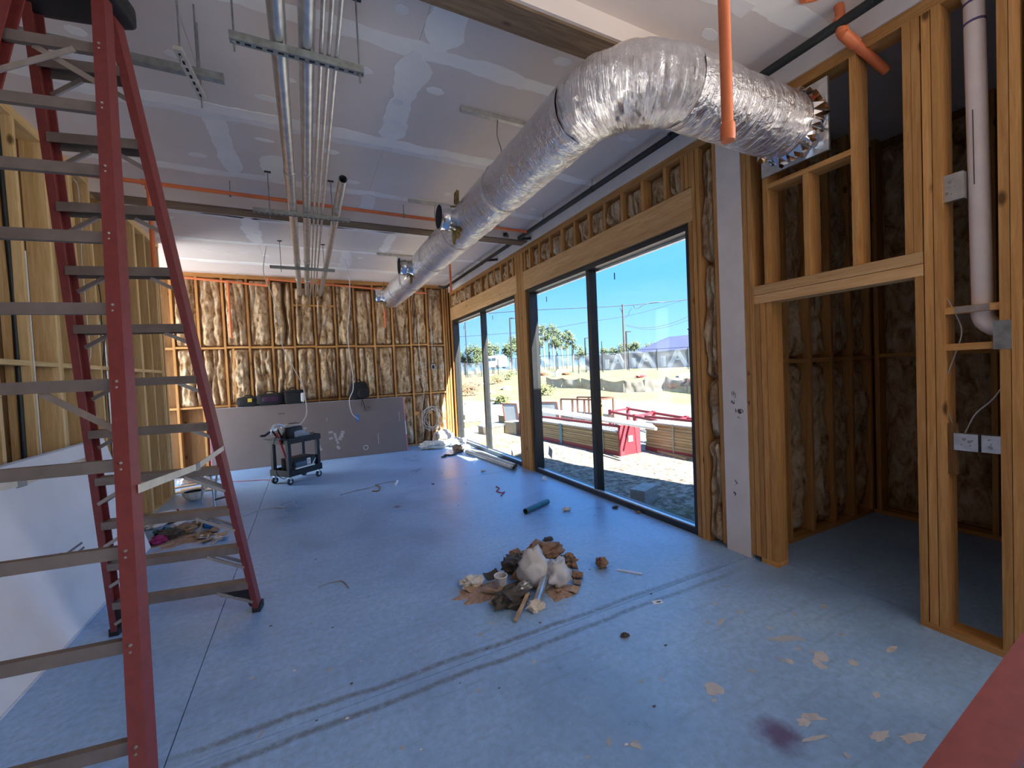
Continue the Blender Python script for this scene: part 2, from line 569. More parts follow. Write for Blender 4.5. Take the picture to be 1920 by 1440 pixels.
# ------------------------------------------------------------------ mesh builder
class MB:
    def __init__(self):
        self.v, self.f, self.uv = [], [], {}

    def add(self, vs, fs):
        o = len(self.v)
        self.v += [tuple(p) for p in vs]
        self.f += [tuple(i + o for i in f) for f in fs]
        return self

    def box(self, lo, hi):
        x0, y0, z0 = lo
        x1, y1, z1 = hi
        return self.add([(x0, y0, z0), (x1, y0, z0), (x1, y1, z0), (x0, y1, z0), (x0, y0, z1), (x1, y0, z1), (x1, y1, z1), (x0, y1, z1)],
                        [(0, 3, 2, 1), (4, 5, 6, 7), (0, 1, 5, 4), (1, 2, 6, 5), (2, 3, 7, 6), (3, 0, 4, 7)])

    def obox(self, c, u, v_, w_):
        """oriented box: centre and three half-axis vectors"""
        c, u, v_, w_ = Vector(c), Vector(u), Vector(v_), Vector(w_)
        p = [c + u * a + v_ * b_ + w_ * d for d in (-1, 1) for a, b_ in ((-1, -1), (1, -1), (1, 1), (-1, 1))]
        return self.add(p, [(0, 3, 2, 1), (4, 5, 6, 7), (0, 1, 5, 4), (1, 2, 6, 5), (2, 3, 7, 6), (3, 0, 4, 7)])

    def beam(self, p0, p1, w_, h, up=(0, 0, 1)):
        p0, p1 = Vector(p0), Vector(p1)
        d = p1 - p0
        s = d.cross(Vector(up))
        if s.length < 1e-6:
            s = d.cross(Vector((1, 0, 0)))
        s.normalize()
        t = s.cross(d).normalized()
        return self.obox((p0 + p1) / 2, d / 2, s * (w_ / 2), t * (h / 2))

    def sweep(self, prof, p0, p1, ax, ay, closed=True):
        """extrude a 2d profile (list of (a,b)) from p0 to p1; ax, ay span the section"""
        p0, p1, ax, ay = Vector(p0), Vector(p1), Vector(ax), Vector(ay)
        k = len(prof)
        vs = [p + ax * a + ay * b_ for p in (p0, p1) for a, b_ in prof]
        fs = [(i, (i + 1) % k, k + (i + 1) % k, k + i) for i in range(k if closed else k - 1)]
        if closed:
            fs += [tuple(range(k))[::-1], tuple(range(k, 2 * k))]
        return self.add(vs, fs)

    def tube(self, pts, r, n=8, caps=True, inner=None):
        pts = [Vector(p) for p in pts]
        rs = r if isinstance(r, (list, tuple)) else [r] * len(pts)
        t0 = (pts[1] - pts[0]).normalized()
        a = t0.orthogonal().normalized()
        o = len(self.v)
        k = len(pts)
        prev = t0
        for i, p in enumerate(pts):
            if i == 0:
                t = t0
            elif i == k - 1:
                t = (pts[i] - pts[i - 1]).normalized()
            else:
                t = ((pts[i] - pts[i - 1]).normalized() + (pts[i + 1] - pts[i]).normalized())
                t = t.normalized() if t.length > 1e-6 else prev
            q = prev.rotation_difference(t)
            a = q @ a
            a = (a - t * a.dot(t)).normalized()
            prev = t
            b_ = t.cross(a)
            for j in range(n):
                th = 2 * math.pi * j / n
                self.v.append(tuple(p + (a * math.cos(th) + b_ * math.sin(th)) * rs[i]))
        for i in range(k - 1):
            for j in range(n):
                j2 = (j + 1) % n
                self.f.append((o + i * n + j, o + i * n + j2, o + (i + 1) * n + j2, o + (i + 1) * n + j))
        if caps:
            self.f.append(tuple(o + j for j in range(n))[::-1])
            self.f.append(tuple(o + (k - 1) * n + j for j in range(n)))
        return self

    def pipe(self, p0, p1, r, wall, n=16):
        """hollow straight pipe with open ends"""
        p0, p1 = Vector(p0), Vector(p1)
        t = (p1 - p0).normalized()
        a = t.orthogonal().normalized()
        b_ = t.cross(a)
        o = len(self.v)
        for p, rr in ((p0, r), (p1, r), (p1, r - wall), (p0, r - wall)):
            for j in range(n):
                th = 2 * math.pi * j / n
                self.v.append(tuple(p + (a * math.cos(th) + b_ * math.sin(th)) * rr))
        for i in range(4):
            i2 = (i + 1) % 4
            for j in range(n):
                j2 = (j + 1) % n
                self.f.append((o + i * n + j, o + i * n + j2, o + i2 * n + j2, o + i2 * n + j))
        return self

    def lathe(self, prof, c, n=20, axis='z'):
        c = Vector(c)
        o = len(self.v)
        for r, h in prof:
            for j in range(n):
                th = 2 * math.pi * j / n
                a, b_ = r * math.cos(th), r * math.sin(th)
                self.v.append(tuple(c + Vector({'z': (a, b_, h), 'x': (h, a, b_), 'y': (a, h, b_)}[axis])))
        for i in range(len(prof) - 1):
            for j in range(n):
                j2 = (j + 1) % n
                self.f.append((o + i * n + j, o + i * n + j2, o + (i + 1) * n + j2, o + (i + 1) * n + j))
        return self

    def poly(self, pts, thick=None):
        """flat polygon; thick = offset vector makes a slab"""
        pts = [Vector(p) for p in pts]
        k = len(pts)
        if thick is None:
            return self.add(pts, [tuple(range(k))])
        t = Vector(thick)
        return self.add(pts + [p + t for p in pts], [tuple(range(k))[::-1], tuple(range(k, 2 * k))] + [(i, (i + 1) % k, k + (i + 1) % k, k + i) for i in range(k)])

    def grid(self, fn, nu, nv):
        o = len(self.v)
        for j in range(nv + 1):
            for i in range(nu + 1):
                self.v.append(tuple(fn(i / nu, j / nv)))
        for j in range(nv):
            for i in range(nu):
                a = o + j * (nu + 1) + i
                self.f.append((a, a + 1, a + nu + 2, a + nu + 1))
        return self

    def blob(self, c, r, seed=0, amp=0.35, freq=2.0, sub=2, squash=(1, 1, 1)):
        vs, fs = ICO[sub]
        c = Vector(c)
        sd = Vector((seed * 3.1, seed * 1.7, seed * 2.3))
        out_ = []
        for p in vs:
            d = 1 + amp * 0.8 * noise.noise(p * freq + sd) - amp * 0.55 * abs(noise.noise(p * freq * 1.9 + sd)) + amp * 0.3 * noise.noise(p * freq * 4.3 + sd)
            q = p * d
            out_.append(c + Vector((q.x * r * squash[0], q.y * r * squash[1], q.z * r * squash[2])))
        return self.add(out_, fs)

    def sbox(self, c, u, v_, w_, e_=0.45, seed=0, amp=0.0, freq=3.0, sub=3):
        """soft box: superellipsoid with half-axis vectors, optionally lumpy"""
        c, u, v_, w_ = Vector(c), Vector(u), Vector(v_), Vector(w_)
        vs, fs = ICO[sub]
        out_ = []
        sd_ = Vector((seed * 2.1, seed * 1.3, seed * 0.7))
        for p in vs:
            q = [math.copysign(abs(k) ** e_, k) for k in p]
            m_ = 1 + amp * noise.noise(p * freq + sd_)
            out_.append(c + (u * q[0] + v_ * q[1] + w_ * q[2]) * m_)
        return self.add(out_, fs)

    def build(self, name, mat, parent=None, smooth=False, origin=None):
        me = bpy.data.meshes.new(name)
        vs = np.array(self.v, dtype=float)
        lo, hi = vs.min(0), vs.max(0)
        c = Vector(((lo[0] + hi[0]) / 2, (lo[1] + hi[1]) / 2, lo[2])) if origin is None else Vector(origin)
        vs = vs - np.array(c)
        me.from_pydata(vs.tolist(), [], self.f)
        me.materials.append(MATS[mat])
        if smooth:
            me.polygons.foreach_set('use_smooth', [True] * len(me.polygons))
            if smooth != 'all':
                me.set_sharp_from_angle(angle=math.radians(smooth if isinstance(smooth, (int, float)) and smooth > 1 else 40))
        ob = bpy.data.objects.new(name, me)
        COL.objects.link(ob)
        place(ob, c, parent)
        return ob


def wloc(o):
    p = Vector(o.location)
    while o.parent:
        o = o.parent
        p += Vector(o.location)
    return p


def place(ob, c, parent):
    if parent is not None:
        ob.parent = parent
        ob.location = Vector(c) - wloc(parent)
    else:
        ob.location = c


def _ico():
    import bmesh
    d = {}
    for s in (1, 2, 3):
        bm = bmesh.new()
        bmesh.ops.create_icosphere(bm, subdivisions=s, radius=1)
        d[s] = ([v.co.copy() for v in bm.verts], [tuple(v.index for v in f.verts) for f in bm.faces])
        bm.free()
    return d


ICO = _ico()


def tag(o, label, cat, group=None):
    o['label'] = label
    o['category'] = cat
    if group:
        o['group'] = group
    return o


def struct(o):
    o['kind'] = 'structure'
    return o


def thing(name, label, cat, loc=(0, 0, 0), group=None):
    o = bpy.data.objects.new(name, None)
    o.empty_display_size = 0.1
    COL.objects.link(o)
    o.location = loc
    return tag(o, label, cat, group)


MESHES = {}


def block(name, lo, hi, mat, parent, dims_key=True):
    """box piece that shares mesh data with every other piece of the same size and material"""
    d = tuple(round(hi[i] - lo[i], 4) for i in range(3))
    key = (d, mat)
    c = Vector(((lo[0] + hi[0]) / 2, (lo[1] + hi[1]) / 2, lo[2]))
    if key in MESHES:
        ob = bpy.data.objects.new(name, MESHES[key])
        COL.objects.link(ob)
        place(ob, c, parent)
        return ob
    ob = MB().box(lo, hi).build(name, mat, parent)
    MESHES[key] = ob.data
    return ob


def catenary(p0, p1, sag, n=16):
    p0, p1 = Vector(p0), Vector(p1)
    return [p0.lerp(p1, i / n) + Vector((0, 0, -4 * sag * (i / n) * (1 - i / n))) for i in range(n + 1)]


def smooth_path(pts, n=6):
    """Catmull-Rom through the points"""
    pts = [Vector(p) for p in pts]
    P = [pts[0] * 2 - pts[1]] + pts + [pts[-1] * 2 - pts[-2]]
    out_ = []
    for i in range(1, len(P) - 2):
        for k in range(n):
            t = k / n
            a, b_, c, d = P[i - 1], P[i], P[i + 1], P[i + 2]
            out_.append(0.5 * ((2 * b_) + (c - a) * t + (2 * a - 5 * b_ + 4 * c - d) * t * t + (3 * b_ - a - 3 * c + d) * t ** 3))
    out_.append(pts[-1])
    return out_


def batt(parent, O, U, V, N, depth=0.09, seed=0, nu=14, nv=26, mat='insulation', rough=1.0):
    """glass-wool batt stuffed between studs: pillowed, folded and creased"""
    O, U, V, N = Vector(O), Vector(U), Vector(V), Vector(N)
    nu, nv = int(nu * 1.4), int(nv * 1.4)
    W, H = U.length, V.length
    rs = random.Random(seed)
    folds = [(rs.uniform(0.15, 0.85), rs.uniform(0.04, 0.09), rs.uniform(0.3, 1.0), rs.uniform(-0.25, 0.25)) for _ in range(rs.choice((1, 2, 2)))]

    def fn(u, v):
        e = (min(u, 1 - u) - 0.035 - 0.05 * noise.noise(Vector((v * H * 4, seed, 11 if u < 0.5 else 17)))) / 0.13
        ev = min(v, 1 - v) * H / 0.06
        edge = min(1, max(0, e)) ** 0.6 * min(1, max(0, ev)) ** 0.5
        d = depth * edge
        p = Vector((u * W * 6, v * H * 2.2, seed * 7.3))
        d += rough * depth * 0.50 * noise.noise(p) * edge
        d += rough * depth * (0.36 * noise.noise(p * 2.6 + Vector((3, 1, 0))) + 0.16 * noise.noise(p * 6.0)) * edge
        for fu, fw, fd, sl in folds:
            x = (u - fu - sl * (v - 0.5) - 0.12 * noise.noise(Vector((v * H * 2, seed, fu * 9)))) / fw
            d -= fd * depth * 0.95 * math.exp(-x * x) * edge
        uu = u + 0.02 * noise.noise(Vector((v * H * 5, seed, 2))) * (1 - abs(2 * u - 1))
        return O + U * uu + V * v + N * d
    return MB().grid(fn, nu, nv).build('insulation_batt', mat, parent, smooth='all')

# ================================================================== SETTING
ZC = 3.83            # ceiling
XL, XR, YB = -1.885, 3.26, 9.85
G = -0.15            # grade outside

# ---- floor: slab panels with saw-cut joints
floor = struct(MB().box((-3.5, -2.7, -0.14), (3.40, 10.0, -0.012)).box((3.40, 0.66, -0.14), (5.4, 2.34, -0.012)).build('floor', 'joint_grey', origin=(0, 0, 0)))
gx = [-3.5, -0.645, 3.40]
gy = [-2.7, 2.235, 6.25, 10.0]
for i in range(2):
    for j in range(3):
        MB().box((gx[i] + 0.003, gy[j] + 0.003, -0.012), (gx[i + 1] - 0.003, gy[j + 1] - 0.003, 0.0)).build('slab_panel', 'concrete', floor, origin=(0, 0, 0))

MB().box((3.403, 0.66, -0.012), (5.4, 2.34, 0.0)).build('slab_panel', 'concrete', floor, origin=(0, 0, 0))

# ---- ceiling boards
ceiling = struct(MB().box((-3.5, -2.7, 3.845), (3.42, 10.0, 3.9)).box((3.42, 0.66, 3.845), (5.5, 2.35, 3.9)).build('ceiling', 'black_inside', origin=(0, 0, 0)))
ys = [-2.7, -2.03, -0.82, 0.38, 1.58, 2.78, 3.98, 5.17, 6.39, 7.6, 8.81, 10.0]
for j in range(len(ys) - 1):
    cut = 0.78 if j % 2 == 0 else -0.55
    xs_ = [-3.5, cut, 3.42 if ys[j + 1] > 2.8 or ys[j + 1] < 0.9 else 5.5]
    for i in range(2):
        MB().box((xs_[i] + 0.001, ys[j] + 0.001, ZC), (xs_[i + 1] - 0.001, ys[j + 1] - 0.001, ZC + 0.0125)).build('ceiling_board', 'ceiling_board', ceiling, origin=(0, 0, 0))


def mud(name, p0, p1, wd, seed, mat='joint_mud', z=ZC):
    """ragged band of joint compound on the underside of the ceiling, a millimetre or two thick"""
    p0, p1 = Vector((p0[0], p0[1], 0)), Vector((p1[0], p1[1], 0))
    d = p1 - p0
    n_ = max(4, int(d.length / 0.05))
    s = Vector((-d.y, d.x, 0)).normalized()
    up, lo_ = [], []
    for i in range(n_ + 1):
        t = i / n_
        e_ = min(1, 8 * min(t, 1 - t) + 0.15) if d.length < 1.6 else 1
        a = wd / 2 * e_ * (1 + 0.6 * noise.noise(Vector((t * d.length * 3.1, seed, 0))) + 0.25 * noise.noise(Vector((t * d.length * 13, seed, 4))))
        b_ = wd / 2 * e_ * (1 + 0.6 * noise.noise(Vector((t * d.length * 2.7, seed, 9))) + 0.25 * noise.noise(Vector((t * d.length * 12, seed, 7))))
        a, b_ = max(a, wd * 0.12), max(b_, wd * 0.12)
        c = p0 + d * t
        up.append(c + s * a)
        lo_.append(c - s * b_)
    mb = MB()
    zz = z - 0.0012 - 0.00023 * (int(seed * 10) % 11)
    vs = [(p.x, p.y, zz) for p in up] + [(p.x, p.y, zz) for p in lo_] + [(p.x, p.y, z + 0.001) for p in up] + [(p.x, p.y, z + 0.001) for p in lo_]
    k = n_ + 1
    fs = []
    for i in range(n_):
        fs += [(i, i + 1, k + i + 1, k + i), (2 * k + i, i, i + 1, 2 * k + i + 1)[::-1], (k + i, k + i + 1, 3 * k + i + 1, 3 * k + i)[::-1]]
    mb.add(vs, fs)
    return mb.build(name, mat, ceiling)


for k, y in enumerate(ys[3:-1]):
    mud('seam_mud', (XL - 0.1, y), (3.2, y + 0.01), 0.13, k * 3.3)
    if k % 2:
        mud('seam_mud', (XL + 0.3, y + 0.10), (2.6, y + 0.11), 0.10, k * 5.1 + 2, 'mud_thin', ZC)
for (x, y0, y1, wd, sd) in ((0.79, 2.80, 3.97, 0.20, 1), (-0.56, 3.99, 5.16, 0.15, 2), (0.78, 5.18, 5.70, 0.16, 3), (0.90, 1.6, 2.75, 0.22, 4), (2.35, 2.3, 3.3, 0.10, 5),
                            (0.76, 7.62, 8.80, 0.18, 6), (-0.58, 6.42, 7.58, 0.20, 7), (2.2, 3.9, 4.7, 0.10, 8), (2.1, 4.9, 5.9, 0.09, 9), (1.3, 6.5, 7.5, 0.15, 10), (1.75, 0.3, 1.55, 0.20, 12), (-0.15, 4.6, 5.16, 0.30, 13)):
    mud('butt_mud', (x, y0), (x + 0.02, y1), wd, sd * 2.9, 'joint_mud' if sd % 3 else 'mud_thin')
rp_ = random.Random(3)
for k in range(78):
    x = rp_.uniform(-1.6, 3.0)
    y = ys[3] + rp_.choice((0.35, 0.62, 0.9)) + 1.203 * rp_.randint(0, 6) + rp_.uniform(-0.05, 0.05)
    L_ = rp_.uniform(0.08, 0.17)
    mud('screw_mud', (x - L_ / 2, y), (x + L_ / 2, y + rp_.uniform(-0.03, 0.03)), rp_.uniform(0.05, 0.09), k * 1.37, rp_.choice(('joint_mud', 'mud_thin', 'mud_thin')))
mud('screw_mud', (-1.15, 2.9), (-0.95, 3.3), 0.14, 71)
mud('screw_mud', (-0.6, 2.55), (-0.35, 2.75), 0.11, 73, 'mud_thin')

# ---- dropped beams across the ceiling
for k, (y0, y1) in enumerate(((5.75, 5.98), (2.05, 2.25))):
    bm_ = struct(MB().box((XL, y0, 3.70), (XR, y1, ZC)).build('ceiling_beam', 'ceiling_board'))
    MB().box((XL, y0 + 0.02, 3.682), (XR, y1, 3.70)).build('beam_soffit', 'dirty_wood_x', bm_)
    bm_['label'] = 'boxed beam under the ceiling ' + ('behind the orange sprinkler main' if k == 0 else 'above the duct elbow')

# ---- left wall: open studs against plywood
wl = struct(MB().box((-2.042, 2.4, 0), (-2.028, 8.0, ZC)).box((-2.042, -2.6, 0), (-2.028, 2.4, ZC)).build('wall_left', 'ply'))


def stud_z(parent, x0, x1, y0, y1, z0, z1, name='stud', mat='stud_z'):
    return block(name, (x0, y0, z0), (x1, y1, z1), mat, parent)


yl = [2.486 + 0.406 * k for k in range(14)] + [7.84, 7.955]
yl = [y for y in yl if y < 7.8 or y > 7.83]
for y in [-2.58] + yl:
    stud_z(wl, -2.025, XL, y - 0.019, y + 0.019, 0.038, 3.754, 'stud', 'stud_pale_z')
for y in (4.95, 5.36, 6.18, 6.98):
    stud_z(wl, -2.025, XL - 0.003, y, y + 0.038, 0.038, 3.754, 'stud', 'stud_pale_z')
for z in (3.754, 3.792):
    block('top_plate', (-2.025, -2.6, z), (XL, 8.0, z + 0.038), 'stud_pale_y', wl)
block('bottom_plate', (-2.025, -2.6, 0), (XL, 8.0, 0.038), 'stud_pale_y', wl)
for a, b_ in zip(yl[:-1], yl[1:]):
    if b_ - a > 0.25:
        block('blocking', (-1.975, a + 0.019, 1.865), (XL + 0.002, b_ - 0.019, 1.903), 'stud_pale_y', wl)

# ---- back wall: studs and glass wool
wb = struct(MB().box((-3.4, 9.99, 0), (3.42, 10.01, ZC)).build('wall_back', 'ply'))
xb = [-3.02, -2.61, -2.2, -1.80, -1.39, -0.98, -0.575, -0.17, 0.235, 0.64, 1.045, 1.45, 1.86, 2.27, 2.68, 3.09]
for x in xb + [3.21]:
    stud_z(wb, x - 0.019, x + 0.019, YB, 9.99, 0.038, 3.754)
stud_z(wb, -1.28, -1.242, YB, 9.99, 0.038, 2.36)
stud_z(wb, 3.13, 3.168, YB + 0.01, 9.99, 0.038, 3.754)
for z in (3.754, 3.792):
    block('top_plate', (-3.3, YB, z), (3.26, 9.99, z + 0.038), 'stud_x', wb)
block('bottom_plate', (-3.3, YB, 0), (3.26, 9.99, 0.038), 'stud_x', wb)
for a, b_ in zip(xb[:-1], xb[1:]):
    dz = random.uniform(-0.012, 0.012)
    block('blocking', (a + 0.019, YB + 0.004, 2.365 + dz), (b_ - 0.019, 9.95, 2.403 + dz), 'stud_x', wb)
    block('blocking', (a + 0.019, YB + 0.03, 1.21), (b_ - 0.019, 9.97, 1.248), 'stud_x', wb)
for a, b_ in ((-0.151, 0.216), (0.254, 0.621)):
    block('blocking', (a, YB - 0.004, 3.235), (b_, 9.95, 3.273), 'stud_x', wb)
block('blocking', (2.289, YB + 0.002, 0.72), (2.661, 9.95, 0.80), 'stud_x', wb)
sd = 10
for a, b_ in zip(xb[2:-1], xb[3:]):
    tiers = [(1.25, 2.36), (2.41, 3.75)]
    if a > 1.4:
        tiers.append((0.04, 1.2))
    for z0, z1 in tiers:
        sd += 1
        rs = random.Random(sd)
        dp = rs.uniform(0.10, 0.15)
        batt(wb, (a + 0.019, 9.955, z0), (b_ - a - 0.038, 0, 0), (0, 0, z1 - z0 - (0.12 if rs.random() < 0.2 and z0 > 2 else 0)), (0, -1, 0), dp, sd, 16, int(26 * (z1 - z0)), rough=1.2)

# ---- right wall: window wall and the door framing next to it
X0, X1 = XR, 3.40
mbw = MB()
for y0, y1, z0, z1 in ((2.36, 2.74, -0.14, ZC), (5.91, 6.34, -0.14, ZC), (9.75, 10.0, -0.14, ZC), (2.74, 5.91, 2.965, ZC), (6.34, 9.75, 2.965, ZC)):
    mbw.box((3.40, y0, z0), (3.415, y1, z1))
wr = struct(mbw.build('wall_right', 'ply'))
ZP = 3.58
for z in (3.58, 3.6175):
    block('top_plate', (X0, -2.6, z), (X1, 9.85, z + 0.0365), 'stud_y', wr)
block('drywall_strip', (X0 - 0.016, -2.6, 3.656), (X1, 9.85, ZC), 'white_board', wr)
for y0, y1, z1 in ((2.702, 2.740, 2.965), (2.656, 2.694, ZP), (2.61, 2.648, ZP), (2.435, 2.473, ZP),
                   (2.172, 2.21, ZP), (2.130, 2.168, ZP), (2.088, 2.126, 2.10), (2.045, 2.083, 2.10), (2.02, 2.058, ZP),
                   (1.108, 1.146, 2.10), (1.064, 1.102, ZP), (1.022, 1.060, ZP), (0.775, 0.813, ZP), (0.735, 0.772, ZP)):
    if (y0, z1) == (2.02, ZP):
        stud_z(wr, X0, X1, y0 - 0.02, y1 - 0.02, 2.245, z1)
        continue
    stud_z(wr, X0, X1, y0, y1, 0.038 if y0 < 2.6 else 0.0, z1)
stud_z(wr, X0 + 0.01, X1, 1.998, 2.042, 0.038, 2.10)
for y in (0.694, -2.56):
    stud_z(wr, X0, X1, y - 0.019, y + 0.019, 0.038, ZP)
block('bottom_plate', (X0, 0.66, 0), (X1, 1.146, 0.038), 'stud_y', wr)
block('bottom_plate', (X0, 1.998, 0), (X1, 2.126, 0.038), 'stud_y', wr)
col = MB().box((X0 - 0.006, 2.214, 0), (X1, 2.432, 3.655)).build('white_column', 'white_board', wr)
col['label'] = 'white board strip with pencil marks beside the door studs'
# built-up post between the windows, end posts
for k in range(9):
    y = 5.953 + 0.0425 * k
    stud_z(wr, X0 + random.uniform(0, 0.004), X1, y, y + 0.038, 0, ZP if 1 <= k <= 7 else 2.965)
for y in (9.752, 9.797):
    stud_z(wr, X0, X1, y, y + 0.038, 0, 2.965 if y < 9.76 else ZP)
# headers and cripples
block('window_header', (X0, 2.694, 2.967), (X1, 5.995, 3.265), 'header_y', wr)
block('window_header', (X0, 6.25, 2.967), (X1, 9.797, 3.272), 'header_y', wr)
c2 = [2.70, 2.745, 2.79, 3.00, 3.305, 3.62, 3.92, 4.225, 4.53, 4.84, 5.15, 5.455, 5.76, 5.93]
c1 = [6.36, 6.56, 6.84, 7.13, 7.45, 7.77, 8.08, 8.39, 8.71, 9.03, 9.36, 9.68]
for lst in (c2, c1):
    for y in lst:
        stud_z(wr, X0, X1 - 0.02, y - 0.019, y + 0.019, 3.273, ZP, 'cripple_stud')
    for a, b_ in zip(lst[:-1], lst[1:]):
        if b_ - a > 0.12:
            sd += 1
            batt(wr, (3.385, b_ - 0.019, 3.275), (0, -(b_ - a - 0.038), 0), (0, 0, ZP - 3.277), (-1, 0, 0), random.uniform(0.09, 0.135), sd, 12, 12, rough=1.1)
for z0, z1 in ((0.0, 0.95), (0.95, 1.5), (1.5, 2.55), (2.55, 3.57)):
    sd += 1
    batt(wr, (3.38, 2.608, z0), (0, -0.133, 0), (0, 0, z1 - z0), (-1, 0, 0), 0.115, sd, 8, int(22 * (z1 - z0)), rough=0.9)
# door header, cripples, duct support
for z0, z1 in ((2.10, 2.168), (2.172, 2.24)):
    block('door_header', (X0 - 0.004, 1.108, z0), (X1, 2.126, z1), 'header_y', wr)
for y, z1 in ((1.728, 2.962), (1.434, ZP), (1.168, ZP), (1.128, ZP)):
    stud_z(wr, X0, X1, y - 0.019, y + 0.019, 2.242, z1, 'cripple_stud')
block('duct_ledger', (X0, 1.453, 2.963), (X1, 2.0, 3.0), 'stud_y', wr)
# blocking in the plumbing bay
block('blocking', (X0 + 0.01, 0.813, 1.86), (X0 + 0.09, 1.022, 1.898), 'stud_y', wr)
block('blocking', (X0 + 0.01, 0.813, 1.655), (X0 + 0.05, 1.022, 1.693), 'stud_y', wr)
block('blocking', (X0 + 0.01, 0.70, 1.86), (X0 + 0.09, 0.735, 1.898), 'stud_y', wr)
block('nail_plate', (X0 - 0.004, 0.772, 1.65), (X0 - 0.001, 0.835, 1.80), 'galv_dark', wr)
block('nail_plate', (X0 + 0.006, 0.85, 1.862), (X0 + 0.009, 0.98, 1.896), 'galv', wr)
block('backing_board', (X0 + 0.02, 0.985, 0.95), (X0 + 0.05, 1.022, 1.24), 'ply', wr)
for (z, y0, y1) in ((1.16, 2.24, 2.30),):
    pass
# pencil scribbles on the white strip and stud
for (px, py, s) in ((1376, 740, 1.0), (1374, 755, 0.8), (1386, 772, 0.7), (1381, 905, 0.8), (1378, 925, 0.7), (1405, 700, 0.7), (1404, 755, 0.7)):
    mb = MB()
    c = pl(px, py, 'x', X0 - 0.0065)
    rs = random.Random(px * 3 + py)
    yy, zz = c.y, c.z
    for q in range(6):
        a = Vector((c.x, yy + rs.uniform(-.022, .022) * s, zz + rs.uniform(-.03, .03) * s))
        b_ = Vector((c.x, yy + rs.uniform(-.022, .022) * s, zz + rs.uniform(-.03, .03) * s))
        mb.beam(a, b_, 0.0035, 0.0012, (1, 0, 0))
    mb.build('pencil_mark', 'pencil_mark', wr)


def lettering(txt, p, size, right, up, mat, parent, name='lettering', ext=0.0006):
    cu = bpy.data.curves.new(name, 'FONT')
    cu.body = txt
    cu.size = size
    cu.extrude = ext
    cu.align_x = 'CENTER'
    cu.align_y = 'CENTER'
    tmp = bpy.data.objects.new('tmp', cu)
    me = bpy.data.meshes.new_from_object(tmp)
    bpy.data.objects.remove(tmp)
    me.name = name
    right, up = Vector(right).normalized(), Vector(up).normalized()
    nrm = right.cross(up)
    M = Matrix((right, up, nrm)).transposed().to_4x4()
    me.transform(M)
    me.materials.clear()
    me.materials.append(MATS[mat])
    ob = bpy.data.objects.new(name, me)
    COL.objects.link(ob)
    place(ob, Vector(p), parent)
    return ob


c = pl(1386, 771, 'x', X0 - 0.0072)
lettering('HD', c, 0.05, (0, -1, 0), (0, 0.1, 1), 'pencil_mark', wr)
c = pl(1386, 783, 'x', X0 - 0.0072)
lettering('<-', c, 0.04, (0, -1, 0), (0, 0, 1), 'pencil_mark', wr)

# ---- windows
def window(name, y0, y1, ym):
    z0, z1 = 0.0, 2.963
    xa, xb_ = 3.285, 3.425
    t = 0.055
    root = struct(MB().box((xa, y0, z0), (xb_, y1, z0 + 0.06)).build(name, 'window_black'))
    MB().box((xa, y0, z1 - 0.06), (xb_, y1, z1)).build('frame_head', 'window_black', root)
    MB().box((xa, y0, z0 + 0.06), (xb_, y0 + t, z1 - 0.06)).build('frame_jamb', 'window_black', root)
    MB().box((xa, y1 - t, z0 + 0.06), (xb_, y1, z1 - 0.06)).build('frame_jamb', 'window_black', root)
    MB().box((xa + 0.02, ym - 0.035, z0 + 0.06), (xb_ - 0.01, ym + 0.035, z1 - 0.06)).build('mullion', 'window_black', root)
    MB().box((xb_ - 0.02, y0 + t, z1 - 0.085), (xb_ + 0.02, y1 - t, z1 - 0.06)).build('lit_soffit_strip', 'alu_strip', root)  # pale strip added to imitate the sunlit soffit line above the glass
    MB().box((3.30, y0 + t, z0 + 0.06), (3.335, y1 - t, z0 + 0.072)).build('sill_strip', 'alu_strip', root)
    for a, b_ in ((y0 + t, ym - 0.035), (ym + 0.035, y1 - t)):
        p = MB().box((3.368, a, z0 + 0.06), (3.372, b_, z1 - 0.06)).build('glass_pane', 'glass', root)
        st = (a + b_) / 2 + 0.35
        MB().box((3.362, st - 0.006, z1 - 0.27), (3.3675, st + 0.006, z1 - 0.19)).build('glazing_clip', 'window_black', p)
    return root


w2 = window('window_2', 2.742, 5.91, 4.35)
w1 = window('window_1', 6.342, 9.748, 7.98)
for o_ in w2.children:
    if o_.name.startswith('glass_pane'):
        lastp = o_
c = pl(1032, 848, 'x', 3.366)
MB().obox(c, (0, 0.05, 0.03), (0, 0.014, -0.07), (0.0012, 0, 0)).build('paper_sticker', 'cable_grey', lastp)

# ---- dark room behind the door framing
wc = struct(MB().box((3.42, 2.345, -0.14), (5.55, 2.36, 4.3)).build('wall_closet_side', 'ply'))
for k in range(6):
    x = 3.44 + 0.36 * k
    stud_z(wc, x, x + 0.038, 2.205, 2.345, 0.038, ZC)
    if k < 5:
        sd += 1
        for z0, z1 in ((0.05, 1.6), (1.65, 3.8)):
            batt(wc, (x + 0.04, 2.335, z0), (0.318, 0, 0), (0, 0, z1 - z0), (0, -1, 0), 0.10, sd + z0, 8, 24)
    block('blocking', (x + 0.038, 2.21, 1.61), (x + 0.36, 2.34, 1.648), 'stud_x', wc)
block('bottom_plate', (3.44, 2.205, 0), (5.27, 2.345, 0.038), 'stud_x', wc)
struct(MB().box((3.415, 0.62, -0.14), (5.55, 0.66, 4.3)).build('wall_closet_near', 'ply'))
wf = struct(MB().box((5.41, 0.66, -0.14), (5.55, 2.345, 4.3)).build('wall_closet_end', 'ply'))
